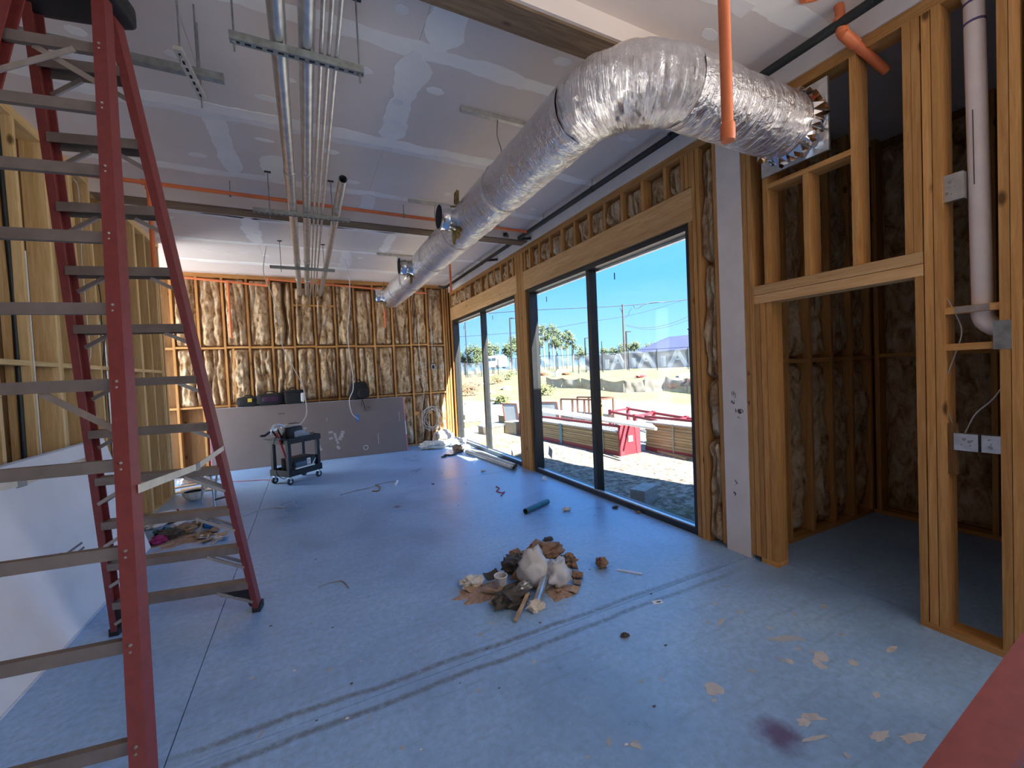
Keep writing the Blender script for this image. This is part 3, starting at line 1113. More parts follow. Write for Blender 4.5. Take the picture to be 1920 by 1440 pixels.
for k in range(4):
    y = 2.16 - 0.406 * k
    stud_z(wf, 5.27, 5.41, y - 0.019, y + 0.019, 0.038, ZC)
    if k < 3:
        sd += 1
        batt(wf, (5.40, y - 0.02, 0.05), (0, -0.366, 0), (0, 0, 3.7), (-1, 0, 0), 0.10, sd, 8, 40)
    if k < 3:
        block('blocking', (5.275, y - 0.387, 1.62), (5.40, y - 0.019, 1.658), 'stud_y', wf)
block('bottom_plate', (5.27, 0.68, 0), (5.41, 2.2, 0.038), 'stud_y', wf)

# ---- rest of the shell: hall at the far left, rear wall, roof; unseen openings added to admit light
struct(MB().box((-3.5, 8.0, 3.4), (-3.4, 10.0, ZC)).box((-3.5, 9.9, 0), (-3.4, 10.0, 3.4)).build('wall_hall', 'ply'))
struct(MB().box((-3.5, 7.9, 0), (-2.045, 8.0, ZC)).build('wall_hall_return', 'ply'))
mbr = MB().box((3.40, -2.62, -0.14), (3.42, 0.62, 1.7))
for x0, x1, z0, z1 in ((-2.1, -1.3, -0.14, ZC), (-0.4, 3.4, -0.14, ZC), (-1.3, -0.4, 2.1, ZC)):
    mbr.box((x0, -2.75, z0), (x1, -2.62, z1))
struct(mbr.build('wall_rear', 'white_board'))
roof = MB().box((-3.6, -2.8, 3.91), (3.50, 10.1, 4.42)).box((3.50, 0.62, 3.91), (5.62, 2.40, 4.42)).box((3.50, 2.40, 3.25), (3.66, 10.1, 3.30)).box((3.50, -7.0, 3.86), (5.2, 0.62, 3.92))  # roof slabs, then unseen canopies added to keep sun out of the openings
struct(roof.build('roof', 'white_board'))

# ================================================================== PIPES, DUCT AND HANGERS
STZ = 3.42


def long_pipe(name, label, p0, p1, r, mat, wall=None, couplings=(), n=14, group=None, cat='pipe'):
    p0, p1 = Vector(p0), Vector(p1)
    t = thing(name, label, cat, (p0 + p1) / 2, group)
    if wall:
        MB().pipe(p0, p1, r, wall, n).build('pipe_body', mat, t, smooth=True)
    else:
        MB().tube([p0, p1], r, n).build('pipe_body', mat, t, smooth=True)
    d = (p1 - p0).normalized()
    for q in couplings:
        f = (q - p0.y) / (p1.y - p0.y)
        c_ = p0.lerp(p1, f)
        MB().tube([c_ - d * r * 1.3, c_ - d * r * 1.2, c_ + d * r * 1.2, c_ + d * r * 1.3], [r * 1.02, r * 1.13, r * 1.13, r * 1.02], n).build('coupling', mat, t, smooth=True)
    return t


g_c = 'galvanised conduits racked under the ceiling'
long_pipe('conduit', 'fat galvanised conduit at the outer end of the ceiling rack', (-0.045, -2.5, STZ + 0.064), (-0.018, 9.93, STZ + 0.064), 0.042, 'galv', None, (1.2, 4.15, 7.15, 8.4), 16, g_c, 'conduit')
long_pipe('conduit', 'fat galvanised conduit beside the three thin ones on the rack', (0.092, -2.5, STZ + 0.064), (0.118, 9.93, STZ + 0.064), 0.041, 'galv', None, (1.4, 4.12, 7.1, 8.45), 16, g_c, 'conduit')
for i, (xa, xb_) in enumerate(((0.165, 0.183), (0.200, 0.226), (0.237, 0.27))):
    long_pipe('conduit', 'thin galvanised conduit in the set of three on the ceiling rack', (xa, -2.5, STZ + 0.034), (xb_, 9.93, STZ + 0.034), 0.0115, 'galv', None, (0.8, 3.1, 6.0, 8.2), 8, g_c, 'conduit')
long_pipe('conduit', 'open-ended short galvanised conduit lying askew on the ceiling rack', (0.405, 4.12, STZ + 0.071), (0.375, 9.93, STZ + 0.071), 0.040, 'galv', 0.004, (), 16, g_c, 'conduit')


def channel_x(parent, x0, x1, y, z, mat, slots=True, name='channel'):
    h = 0.0205
    prof = [(-h, -h), (h, -h), (h, h), (h * 0.55, h), (h * 0.55, h * 0.8), (h * 0.85, h * 0.8), (h * 0.85, -h * 0.85), (-h * 0.85, -h * 0.85), (-h * 0.85, h * 0.8), (-h * 0.55, h * 0.8), (-h * 0.55, h), (-h, h)]
    o_ = MB().sweep(prof, (x0, y, z), (x1, y, z), (0, 1, 0), (0, 0, 1)).build(name, mat, parent)
    if slots:
        k = int((x1 - x0) / 0.05)
        for i in range(k):
            xc = x0 + 0.03 + i * 0.05
            block('slot', (xc - 0.014, y - 0.007, z - h - 0.0008), (xc + 0.014, y + 0.007, z - h + 0.0005), 'black_inside', o_)
    return o_


def trapeze(label, x0, x1, y, z, rods, mat='galv_dark', slots=True):
    t = thing('strut_trapeze', label, 'pipe rack', ((x0 + x1) / 2, y, z), 'pipe racks hung from the ceiling')
    channel_x(t, x0, x1, y, z, mat, slots)
    for x in rods:
        r_ = MB().tube([(x, y, z - 0.07), (x, y, ZC)], 0.005, 6).build('threaded_rod', 'galv_dark', t)
        MB().tube([(x, y, z - 0.032), (x, y, z - 0.0215)], 0.010, 6).build('nut', 'galv_dark', r_)
        block('ceiling_anchor', (x - 0.03, y - 0.012, ZC - 0.012), (x + 0.03, y + 0.012, ZC - 0.002), 'window_black', r_)
    return t


trapeze('slotted pipe rack nearest the dark beam, slots showing underneath', -0.255, 0.395, 2.54, STZ, (-0.235, 0.372))
trapeze('slotted pipe rack in front of the orange sprinkler main', -0.39, 0.535, 4.97, STZ, (-0.24, 0.358))
trapeze('slotted pipe rack close to the glass-wool back wall', -0.40, 0.515, 7.33, STZ, (-0.25, 0.358), 'galv_dark', False)
for (xa, xb_) in ((-0.10, 0.01), (0.04, 0.15)):
    pass

t = thing('strut_channel', 'long plain grey channel hung on one thin rod beside the red ladder', 'channel', (-0.8, 2.95, 3.44))
MB().box((-1.45, 2.93, 3.425), (-0.335, 2.972, 3.467)).build('channel', 'galv_dark', t)
for x in (-0.46, -1.25):
    MB().tube([(x, 2.95, 3.44), (x, 2.95, ZC)], 0.005, 6).build('threaded_rod', 'galv_dark', t)
t = thing('strut_channel', 'short pale slotted strut hung askew on two rods beside the ladder', 'channel', (-0.485, 2.9, 3.40))
pa, pb = Vector((-0.502, 2.70, 3.40)), Vector((-0.470, 3.12, 3.40))
o_ = MB().beam(pa, pb, 0.041, 0.021).build('channel', 'strut_light', t)
for i in range(7):
    c = pa.lerp(pb, (i + 0.7) / 7.6)
    block('slot', (c.x - 0.006, c.y - 0.015, 3.3886), (c.x + 0.006, c.y + 0.015, 3.3899), 'black_inside', o_)
for f in (0.1, 0.93):
    c = pa.lerp(pb, f)
    MB().tube([(c.x, c.y, 3.33), (c.x, c.y, ZC)], 0.005, 6).build('threaded_rod', 'galv_dark', t)

# surface channels that carry the duct
for y, x0, x1, lab in ((3.235, 1.248, 2.05, 'bare metal channel on the ceiling above the bright stretch of duct'), (5.15, 1.246, 2.0, 'metal ceiling channel above the duct at the orange main'), (7.55, 1.22, 1.95, 'metal ceiling channel above the duct near the back wall')):
    t = thing('ceiling_channel', lab, 'channel', (1.6, y, ZC - 0.03), 'channels that carry the duct')
    MB().box((x0, y - 0.02, ZC - 0.036), (x1, y + 0.02, ZC - 0.001)).build('channel', 'strut_light', t)
    MB().tube(smooth_path([(1.58, y, ZC - 0.03), (1.57, y, 3.66), (1.60, y, 3.56), (1.60, y, 3.50)], 4), 0.005, 6).build('hanger_wire', 'galv_dark', t)

# ---- foil-wrapped duct
RA, XA, ZA, YE = 0.21, 1.67, 3.29, 8.95
duct = thing('insulated_duct', 'foil-wrapped round air duct running past the windows and turning into the wall', 'duct', (XA, 5.0, ZA))


def duct_piece(name, path, mat, lump, n=44, rr=None):
    path = [Vector(p) for p in path]
    vs, uvs, fs = [], [], []
    ln = 0
    for i, p in enumerate(path):
        if i:
            ln += (p - path[i - 1]).length
        if i == 0:
            t_ = path[1] - p
        elif i == len(path) - 1:
            t_ = p - path[i - 1]
        else:
            t_ = path[i + 1] - path[i - 1]
        t_.normalize()
        s_ = Vector((0, 0, 1)).cross(t_).normalized()
        for j in range(n + 1):
            th = 2 * math.pi * j / n
            d = s_ * math.cos(th) + Vector((0, 0, 1)) * math.sin(th)
            nz_ = noise.noise(Vector((p.x * 7, p.y * 7, 0)) + d * 1.3) * 0.6 + noise.noise(Vector((p.x * 16, p.y * 16, 3)) + d * 3.5) * 0.4
            r_ = (RA if rr is None else rr(i / (len(path) - 1))) + lump * nz_
            vs.append(p + d * r_)
            uvs.append((ln, j / n))
    for i in range(len(path) - 1):
        for j in range(n):
            a = i * (n + 1) + j
            fs.append((a, a + 1, a + n + 2, a + n + 1))
    mb = MB()
    mb.add(vs, fs)
    ob = mb.build(name, mat, duct, smooth='all')
    uvl = ob.data.uv_layers.new(name='UVMap')
    for lp in ob.data.loops:
        uvl.data[lp.index].uv = uvs[lp.vertex_index]
    return ob


BR = 0.40
duct_piece('duct_run', [(XA, y, ZA) for y in np.linspace(1.79 + BR, YE, 130)], 'foil', 0.010, rr=lambda t_: RA * (1 if t_ < 0.975 else 1 - ((t_ - 0.975) / 0.025) ** 2 * 0.55))
duct_piece('duct_elbow', [(XA + BR - BR * math.cos(a), 1.79 + BR - BR * math.sin(a), ZA) for a in np.linspace(0, math.pi / 2, 30)], 'foil_crinkle', 0.024, rr=lambda t_: RA * (1 + 0.05 * math.sin(math.pi * t_)))
duct_piece('duct_branch', [(x, 1.79, ZA) for x in np.linspace(XA + BR, 3.22, 40)], 'foil', 0.010)
for y in (3.35, 4.55, 5.6, 6.95, 7.9):
    duct_piece('tape_band', [(XA, y + d, ZA) for d in (0, 0.03, 0.06)], 'foil_crinkle', 0.006, rr=lambda t_: RA + 0.006)
MB().box((3.225, 1.56, 3.045), (3.245, 2.02, 3.53)).build('wall_flange', 'galv', duct)
mb = MB()
rs = random.Random(4)
for k in range(26):
    a = 2 * math.pi * k / 26
    a2 = a + rs.uniform(0.16, 0.30)
    q = [Vector((3.10, 1.79 + math.cos(x_) * RA * 1.0, ZA + math.sin(x_) * RA * 1.0)) for x_ in (a, a2)]
    q2 = [Vector((3.222, 1.79 + math.cos(x_) * RA * rs.uniform(1.0, 1.22), ZA + math.sin(x_) * RA * rs.uniform(1.0, 1.22))) for x_ in (a2, a)]
    m_ = (q[0] + q2[0]) / 2 + Vector((-0.02, math.cos(a) * 0.03, math.sin(a) * 0.03))
    mb.add([q[0], q[1], q2[0], q2[1], m_], [(0, 1, 4), (1, 2, 4), (2, 3, 4), (3, 0, 4)])
mb.build('foil_flare', 'foil_crinkle', duct)
for k, (y, tuft) in enumerate(((4.18, 3), (6.22, 1), (8.62, 2))):
    c = (1.40, y, ZA - 0.01)
    o_ = MB().lathe([(0.128, 0.16), (0.128, 0.02), (0.136, 0.005), (0.128, -0.01), (0.128, -0.06), (0.133, -0.075), (0.126, -0.085), (0.118, -0.085), (0.118, 0.16)], c, 28, 'x').build('branch_collar', 'collar_metal', duct, smooth=True)
    MB().lathe([(0.119, -0.03), (0.0, -0.03)], c, 28, 'x').build('collar_inside', 'black_inside', o_)
    for q in range(tuft):
        a = (1.9, -1.2, -2.0)[q] if tuft == 3 else (-1.3, 1.7)[q % 2]
        cc = Vector((1.50, y + 0.15 * math.cos(a), ZA + 0.15 * math.sin(a)))
        mb = MB()
        rs = random.Random(k * 5 + q)
        for s_ in range(7):
            dv = Vector((rs.uniform(-.05, .01), math.cos(a) * 0.5 + rs.uniform(-.4, .4), math.sin(a) + rs.uniform(-.4, .4)))
            dv = dv.normalized() * rs.uniform(0.06, 0.11)
            sd_ = Vector((rs.uniform(-1, 1), rs.uniform(-1, 1), rs.uniform(-1, 1))).normalized() * 0.035
            mb.add([cc - sd_, cc + sd_, cc + dv + sd_ * 0.5, cc + dv * 1.15, cc + dv - sd_ * 0.6, cc + Vector((-0.03, 0, 0))], [(0, 1, 2, 3, 4), (0, 5, 1), (1, 5, 2), (2, 5, 3), (3, 5, 4), (4, 5, 0)])
        mb.build('torn_insulation', 'yellow_foam', o_)
    if k:
        mb = MB()
        rs = random.Random(k + 40)
        for s_ in range(4):
            b0 = Vector((1.47, y + rs.uniform(-.1, .1), ZA - 0.11))
            mb.add([b0, b0 + Vector((0.02, 0.08, 0)), b0 + Vector((-0.05, 0.09, -0.07)), b0 + Vector((-0.06, 0.02, -0.05))], [(0, 1, 2), (0, 2, 3)])
        mb.build('foil_flap', 'foil_crinkle', duct)

# ---- black pipe along the top of the window wall
t = thing('black_pipe', 'black pipe hung along the top of the window wall', 'pipe', (3.08, 4.5, 3.72))
MB().tube([(3.10, -2.0, 3.72), (3.08, 9.45, 3.72), (3.07, 9.55, 3.715), (3.02, 9.62, 3.73), (2.96, 9.66, 3.76)], 0.030, 14).build('pipe_body', 'black_pipe', t, smooth=True)
for y in (1.25, 2.75, 3.9, 5.0, 6.15, 7.3, 8.3):
    h_ = MB().tube([(3.085, y, 3.75), (3.085, y, ZC)], 0.004, 6).build('hanger_rod', 'galv_dark', t)
    MB().lathe([(0.034, -0.012), (0.036, 0), (0.034, 0.012)], (3.085, y, 3.72), 14, 'y').build('hanger_ring', 'black_pipe', h_)
for y in (5.75, 7.0):
    MB().beam((3.08, y, 3.70), (3.24, y - 0.10, 3.70), 0.05, 0.03).build('bracket', 'black_pipe', t)
MB().beam((3.06, 5.95, 3.735), (2.82, 5.70, 3.735), 0.055, 0.05).build('pipe_stub', 'black_pipe', t)

# ---- orange sprinkler pipes
t = thing('sprinkler_pipe', 'orange sprinkler main crossing under the ceiling before the boxed beam', 'sprinkler pipe', (0, 5.35, 3.69), 'orange sprinkler lines')
MB().tube([(XL + 0.01, 5.33, 3.70), (3.0, 5.36, 3.685)], 0.021, 12).build('main_pipe', 'orange_pipe', t, smooth=True)
MB().tube([(-1.30, 5.335, 3.70), (-1.30, 5.335, 2.80)], 0.021, 12).build('drop_pipe', 'orange_pipe', t, smooth=True)
MB().tube([(-1.36, 5.335, 3.70), (-1.24, 5.335, 3.70)], 0.030, 12).tube([(-1.30, 5.335, 3.70), (-1.30, 5.335, 3.63)], 0.030, 12).build('tee_fitting', 'orange_pipe', t, smooth=True)
for x in (-0.62, 1.225, 2.55):
    h_ = MB().tube([(x, 5.35, 3.70), (x, 5.35, ZC)], 0.005, 6).build('hanger_rod', 'galv_dark', t)
    MB().lathe([(0.026, -0.01), (0.028, 0), (0.026, 0.01)], (x, 5.35, 3.69), 12, 'x').build('hanger_ring', 'galv_dark', h_)

YS = 9.74
t = thing('sprinkler_pipe', 'orange sprinkler line along the top of the glass-wool wall', 'sprinkler pipe', (0, YS, 3.6), 'orange sprinkler lines')
q = [pl(352, 521, 'y', YS), pl(500, 535.5, 'y', YS), pl(503, 523.5, 'y', YS), pl(800, 550, 'y', YS)]
q[0] = q[0] + (q[0] - q[1]) * 0.35
MB().tube([q[0], q[1]], 0.021, 10).tube([q[1], q[2]], 0.021, 10).tube([q[2], q[3]], 0.021, 10).build('main_pipe', 'orange_pipe', t, smooth=True)
for p in (q[1], q[2]):
    MB().blob(p, 0.030, 1, 0.0, 1, 2).build('elbow_fitting', 'orange_pipe', t, smooth=True)
for (px, y0, y1) in ((427, 529, 634), (719, 545, 615)):
    a, b_ = pl(px, y0, 'y', YS - 0.02), pl(px, y1, 'y', YS - 0.02)
    b_ = Vector((a.x, a.y, b_.z))
    MB().tube([a, b_], 0.021, 10).build('drop_pipe', 'orange_pipe', t, smooth=True)
for px, py in ((431, 493), (686, 510)):
    a = pl(px, py, 'z', ZC)
    a.y = YS
    MB().tube([(a.x, YS, 3.6), (a.x, YS, ZC)], 0.004, 6).build('hanger_rod', 'galv_dark', t)

p = at_depth(1365, 262, 1.4)
t = thing('sprinkler_drop', 'orange sprinkler drop hanging in front of the duct branch', 'sprinkler pipe', (p.x, p.y, p.z), 'orange sprinkler lines')
MB().tube([p, (p.x, p.y, ZC)], 0.0185, 14).build('drop_pipe', 'orange_pipe', t, smooth=True)
MB().lathe([(0.0, -0.004), (0.021, -0.004), (0.0235, 0.004), (0.0235, 0.05), (0.0185, 0.055)], p, 14).build('end_cap', 'orange_pipe', t, smooth=True)
p = pl(846, 548, 'z', 3.28)
t = thing('sprinkler_drop', 'orange sprinkler drop hanging behind the duct by the far window', 'sprinkler pipe', (p.x, p.y, p.z), 'orange sprinkler lines')
MB().tube([p, (p.x, p.y, ZC)], 0.021, 12).build('drop_pipe', 'orange_pipe', t, smooth=True)
MB().lathe([(0.0, -0.004), (0.024, -0.004), (0.029, 0.004), (0.029, 0.05), (0.021, 0.055)], p, 12).build('end_cap', 'orange_pipe', t, smooth=True)
t = thing('sprinkler_pipe', 'orange sprinkler branch with an elbow diving between the door studs', 'sprinkler pipe', pl(1580, 62, 'x', 3.12), 'orange sprinkler lines')
a, b_ = pl(1580, 62, 'x', 3.12), pl(1662, 133, 'x', 3.46)
top = pl(1566, -6, 'x', 3.06)
MB().tube(smooth_path([Vector((top.x - 0.25, top.y + 0.05, ZC - 0.01)), top, a, a.lerp(b_, 0.25), b_], 5), 0.026, 14).build('pipe_body', 'orange_pipe', t, smooth=True)
for p0, p1 in ((top.lerp(a, 0.55), a), (a, a.lerp(b_, 0.3))):
    MB().tube([p0, p1], 0.033, 14).build('elbow_fitting', 'orange_pipe', t, smooth=True)

# ---- PVC drain in the plumbing bay
t = thing('drain_pipe', 'white plastic drain pipe with an elbow in the open stud bay', 'drain pipe', (3.33, 0.90, 1.76))
pv = [(3.345, 0.915, 3.9)]
MB().tube([(3.345, 0.918, 3.90), (3.345, 0.895, 1.88)], 0.042, 20).build('riser', 'pvc', t, smooth=True)
arc = [Vector((3.345, 0.895, 1.88))] + [Vector((3.345, 0.795 + 0.10 * math.cos(a), 1.855 - 0.10 * math.sin(a))) for a in np.linspace(0, math.pi / 2, 10)]
MB().tube(arc, 0.046, 20).build('elbow', 'pvc', t, smooth=True)
MB().tube([(3.345, 0.80, 1.755), (3.345, 0.68, 1.753)], 0.040, 20).build('branch_pipe', 'pvc', t, smooth=True)
for z in (3.52, 3.415):
    MB().tube([(3.345, 0.913, z), (3.345, 0.913, z + 0.012)], 0.0445, 20).build('primer_ring', 'purple_primer', t, smooth=True)
MB().tube([(3.345, 0.913, 3.56), (3.345, 0.913, 3.75)], 0.0475, 20).build('coupling', 'pvc', t, smooth=True)
MB().beam((3.3022, 0.909, 2.55), (3.3022, 0.912, 2.95), 0.004, 0.001, (1, 0, 0)).build('print_line', 'pencil_mark', t)

# ---- electrical boxes and cables
def ebox(label, pa, pb, x):
    a, b_ = pl(*pa, 'x', x), pl(*pb, 'x', x)
    y0, y1 = min(a.y, b_.y), max(a.y, b_.y)
    z0, z1 = min(a.z, b_.z), max(a.z, b_.z)
    t = thing('junction_box', label, 'electrical box', (x, (y0 + y1) / 2, z0), 'metal electrical boxes')
    MB().box((x, y0, z0), (x + 0.045, y1, z1)).build('box_body', 'galv', t)
    rs = random.Random(int(pa[0]))
    for i in range(5):
        y, z = rs.uniform(y0 + .02, y1 - .02), rs.uniform(z0 + .02, z1 - .02)
        r_ = rs.choice((0.004, 0.004, 0.009))
        MB().tube([(x - 0.0012, y, z), (x + 0.001, y, z)], r_, 10).build('knockout', 'galv_dark', t)
    return t


ebox('metal electrical box with two cables on top beside the cripple board', (1788, 812), (1834, 848), 3.275)
ebox('metal electrical box half hidden behind the stud right of its twin', (1840, 816), (1878, 852), 3.275)
ebox('lone metal electrical box high up beside the plastic drain', (1763, 333), (1807, 370), 3.275)
for lab, px in (('grey cable looping down the stud bay into the electrical box', [(1768, 372), (1766, 440), (1764, 530), (1790, 585), (1803, 625), (1785, 680), (1772, 720), (1773, 760), (1790, 800), (1797, 812)]),
                ('grey cable curving from the stud to the electrical box', [(1880, 725), (1860, 750), (1830, 775), (1815, 800), (1809, 812)])):
    pts = smooth_path([pl(a, b_, 'x', 3.30) for a, b_ in px], 5)
    tag(MB().tube(pts, 0.0035, 6).build('electric_cable', 'cable_grey', smooth=True), lab, 'cable', 'electric cables')
c = pl(1910, 75, 'x', 3.75)
t = thing('flex_duct', 'grey ribbed metal box high behind the last stud', 'duct', c)
MB().box((3.72, c.y - 0.35, c.z - 0.16), (3.95, c.y + 0.02, c.z + 0.10)).build('box_body', 'galv_dark', t)
MB().box((3.69, c.y - 0.38, c.z + 0.10), (3.98, c.y + 0.04, c.z + 0.13)).build('rim', 'galv', t)
for k in range(4):
    block('rib', (3.705, c.y - 0.30 + 0.08 * k, c.z - 0.16), (3.72, c.y - 0.28 + 0.08 * k, c.z + 0.10), 'galv', t)

# left wall conduits and wires
a = pl(28, 640, 'x', -1.955)
tag(MB().tube([(-1.955, a.y - 0.02, 0.05), (-1.955, a.y, 1.2), (-1.955, a.y + 0.02, 2.4), (-1.955, a.y - 0.01, 3.75)], 0.016, 10).build('conduit', 'black_pipe', smooth=True), 'black conduit clipped in the nearest bay of the left stud wall', 'conduit')
a = pl(205, 760, 'x', -1.93)
tag(MB().tube([(-1.93, a.y, 0.05), (-1.93, a.y, 2.15), (-1.95, a.y - 0.04, 2.35), (-1.98, a.y - 0.08, 2.6)], 0.012, 10).build('conduit', 'galv', smooth=True), 'bright metal conduit rising up the left stud wall behind the ladder', 'conduit')
a = pl(36, 560, 'x', -1.90)
tag(MB().tube([(-1.88, 4.53, 0.1), (-1.88, 4.53, 2.75)], 0.006, 8).build('electric_cable', 'cable_white', smooth=True), 'straight white cable beside a bright left-wall stud', 'cable', 'electric cables')
pts = [pl(q_[0], q_[1], 'x', -1.93) for q_ in ((137, 335), (146, 350), (150, 400), (155, 440), (152, 470), (158, 540), (165, 620), (170, 660), (167, 690), (176, 760), (187, 800), (190, 860))]
tag(MB().tube(smooth_path(pts, 4), 0.005, 6).build('electric_cable', 'cable_white', smooth=True), 'slack white cable hanging down the left stud wall', 'cable', 'electric cables')
pts = [pl(q_[0], q_[1], 'x', -1.90) for q_ in ((183, 525), (189, 560), (190, 600), (196, 640), (193, 690), (198, 760), (203, 850))]
tag(MB().tube(smooth_path(pts, 4), 0.005, 6).build('electric_cable', 'cable_black', smooth=True), 'dark cable hanging down the left stud wall beside the metal conduit', 'cable', 'electric cables')

# back wall boxes, coil and hanging cables
for px, lab in ((812, 'small dark outlet box on the stud below the thin conduit by the window corner'), (827, 'small dark outlet box in the corner beside the one under the conduit')):
    c = pl(px, 688, 'y', YB - 0.03)
    t = thing('outlet_box', lab, 'electrical box', c, 'metal electrical boxes')
    MB().box((c.x - 0.045, YB - 0.045, c.z - 0.06), (c.x + 0.045, YB - 0.002, c.z + 0.06)).build('box_body', 'galv', t)
    MB().box((c.x - 0.03, YB - 0.047, c.z - 0.045), (c.x + 0.03, YB - 0.045, c.z + 0.045)).build('box_opening', 'black_inside', t)
tag(MB().tube(smooth_path([pl(x, y, 'y', YB - 0.03) for x, y in ((808, 540), (812, 565), (805, 590), (809, 630), (810, 660), (811, 680))], 5), 0.008, 8).build('conduit', 'galv', smooth=True), 'thin metal conduit bending down to the outlet boxes by the window corner', 'conduit')
mb = MB()
pts = []
for k in range(120):
    a = 2 * math.pi * k / 24
    r_ = 0.20 + 0.035 * math.sin(k * 0.37)
    pts.append(Vector((2.66 + 0.03 * math.sin(k * 0.11) + r_ * math.cos(a), YB - 0.045 - 0.0004 * k, 0.62 + r_ * 1.25 * math.sin(a))))
tag(mb.tube(pts, 0.006, 6).build('cable_coil', 'cable_white', smooth=True), 'coil of white cable hung on the glass-wool wall near the corner', 'cable', 'electric cables')
pts = [pl(q_[0], q_[1], 'y', YB - 0.06) for q_ in ((785, 590), (784, 625), (787, 660), (792, 700), (795, 740), (790, 770))]
tag(MB().tube(smooth_path(pts, 5), 0.006, 6).build('electric_cable', 'cable_white', smooth=True), 'white cable dropping to the coil on the back wall', 'cable', 'electric cables')


def hung_cable(label, px, y0, y1, r=0.007):
    k = len(px) - 1
    pts = [pl(a, b_, 'y', y0 + (y1 - y0) * i / k) for i, (a, b_) in enumerate(px)]
    a = fl(*px[0], ZC)
    tag(MB().tube(smooth_path(pts, 6), r, 6).build('electric_cable', 'cable_white', smooth=True), label, 'cable', 'electric cables')


hung_cable('long white cable looping from the ceiling down to the tool cart', [(499, 462), (495, 490), (494, 510), (500, 530), (513, 560), (522, 600), (530, 650), (550, 690), (566, 720), (573, 750), (575, 775), (568, 790), (556, 802)], 7.70, 7.85)
hung_cable('white cable hanging from the ceiling to the backpack', [(646, 486), (654, 515), (656, 545), (655, 580), (652, 620), (655, 660), (661, 700), (662, 730), (655, 750), (660, 775), (672, 786)], 8.10, 9.26)

# ================================================================== THINGS IN THE ROOM
def c_prof(D, Fl, tk):
    h = D / 2
    return [(0, -h), (0, h), (-Fl, h), (-Fl, h - tk), (-tk, h - tk), (-tk, -h + tk), (-Fl, -h + tk), (-Fl, -h)]


# ---- tall red fibreglass step ladder
UL = Vector((0.985, -0.17, 0)).normalized()
VL = Vector((-0.17, -0.985, 0)).normalized()      # towards the near section
RAIL = {'FR': (Vector((-0.404, 3.538, 0)), Vector((-0.09, -0.291, 1))), 'FL': (Vector((-1.239, 3.714, 0)), Vector((0.071, -0.328, 1))),
        'NR': (Vector((-0.485, 1.546, 0)), Vector((-0.065, 0.263, 1))), 'NL': (Vector((-1.335, 1.67, 0)), Vector((0.102, 0.237, 1)))}


def rp3(k, z):
    return RAIL[k][0] + RAIL[k][1] * z


lad = thing('step_ladder', 'tall red fibreglass step ladder standing open beside the drywall stack', 'ladder', (-0.85, 2.6, 0))
ZT = 3.38
for k in ('FR', 'FL', 'NR', 'NL'):
    sgn = 1 if k[1] == 'R' else -1
    D, Fl = (0.078, 0.036) if k[0] == 'F' else (0.060, 0.046)
    prof = c_prof(D, Fl, 0.007)
    r_ = MB().sweep(prof, rp3(k, 0.03) + UL * (sgn * 0.018), rp3(k, ZT) + UL * (sgn * 0.018), UL * sgn, VL).build('rail', 'fiberglass_red', lad)
    p = rp3(k, 0)
    MB().obox(p + Vector((0, 0, 0.025)), UL * 0.026, VL * (D / 2 + 0.008), Vector((0, 0, 0.025))).build('rubber_foot', 'black_plastic', r_)
for k in range(1, 12):
    z = -0.048 + 0.2915 * k
    a, b_ = rp3('FL', z), rp3('FR', z)
    a, b_ = a + UL * 0.012, b_ - UL * 0.012
    hw = 0.044
    prof = [(-hw, 0.012), (hw, 0.012), (hw, -0.034), (hw - 0.005, -0.034), (hw - 0.005, 0.006), (-hw + 0.005, 0.006), (-hw + 0.005, -0.034), (-hw, -0.034)]
    st_ = MB().sweep(prof, a, b_, VL, (0, 0, 1)).build('step', 'alu_dull', lad)
    lng = k <= 4
    for (e_, o_, s_) in ((a, 'FL', 1), (b_, 'FR', -1)):
        for vv in ((-0.035, 0.035) if lng else (-0.035,)):
            p0 = e_ + UL * (s_ * (0.19 if lng else 0.12)) + VL * vv + Vector((0, 0, -0.03))
            p1 = rp3(o_, z - (0.155 if lng else 0.10)) + VL * vv + UL * (s_ * 0.01)
            MB().beam(p0, p1, 0.02, 0.012, VL).build('brace', 'alu_brace', st_)
for (o_, s_) in (('FL', 1), ('FR', -1)):
    z = -0.048 + 0.2915
    e_, f_ = rp3(o_, z - 0.035), rp3(o_, 0.05)
    pts = [e_ + UL * (s_ * 0.02), e_ + UL * (s_ * 0.21), e_ + UL * (s_ * 0.19) - Vector((0, 0, 0.03)), e_ + UL * (s_ * 0.12) - Vector((0, 0, 0.055)), e_.lerp(f_, 0.5) + UL * (s_ * 0.055), f_ + UL * (s_ * 0.035), f_ + UL * (s_ * 0.01)]
    MB().poly([p + VL * 0.03 for p in pts], VL * -0.06).build('corner_bracket', 'black_plastic', lad)
for k in range(1, 12):
    z = -0.034 + 0.284 * k
    a, b_ = rp3('NL', z), rp3('NR', z)
    bar = MB().obox((a + b_) / 2, (b_ - a) / 2 - UL * 0.01, VL * 0.012, Vector((0, 0, 0.021))).build('crossbar', 'alu_dull', lad)
    for s_ in (-0.011, 0.011):
        c = b_ + VL * 0.030 - UL * 0.008 + Vector((0, 0, s_))
        MB().blob(c, 0.006, 0, 0, 1, 1).build('rivet', 'alu_brace', bar)
for k in (6, 11):
    z = -0.034 + 0.284 * k
    for o_, s_ in (('NR', -1), ('NL', 1)):
        p0 = rp3(o_, z - 0.02) + UL * (s_ * 0.24)
        p1 = rp3(o_, z - 0.17) + UL * (s_ * 0.02)
        MB().beam(p0, p1, 0.022, 0.006, VL).build('brace', 'alu_brace', lad)
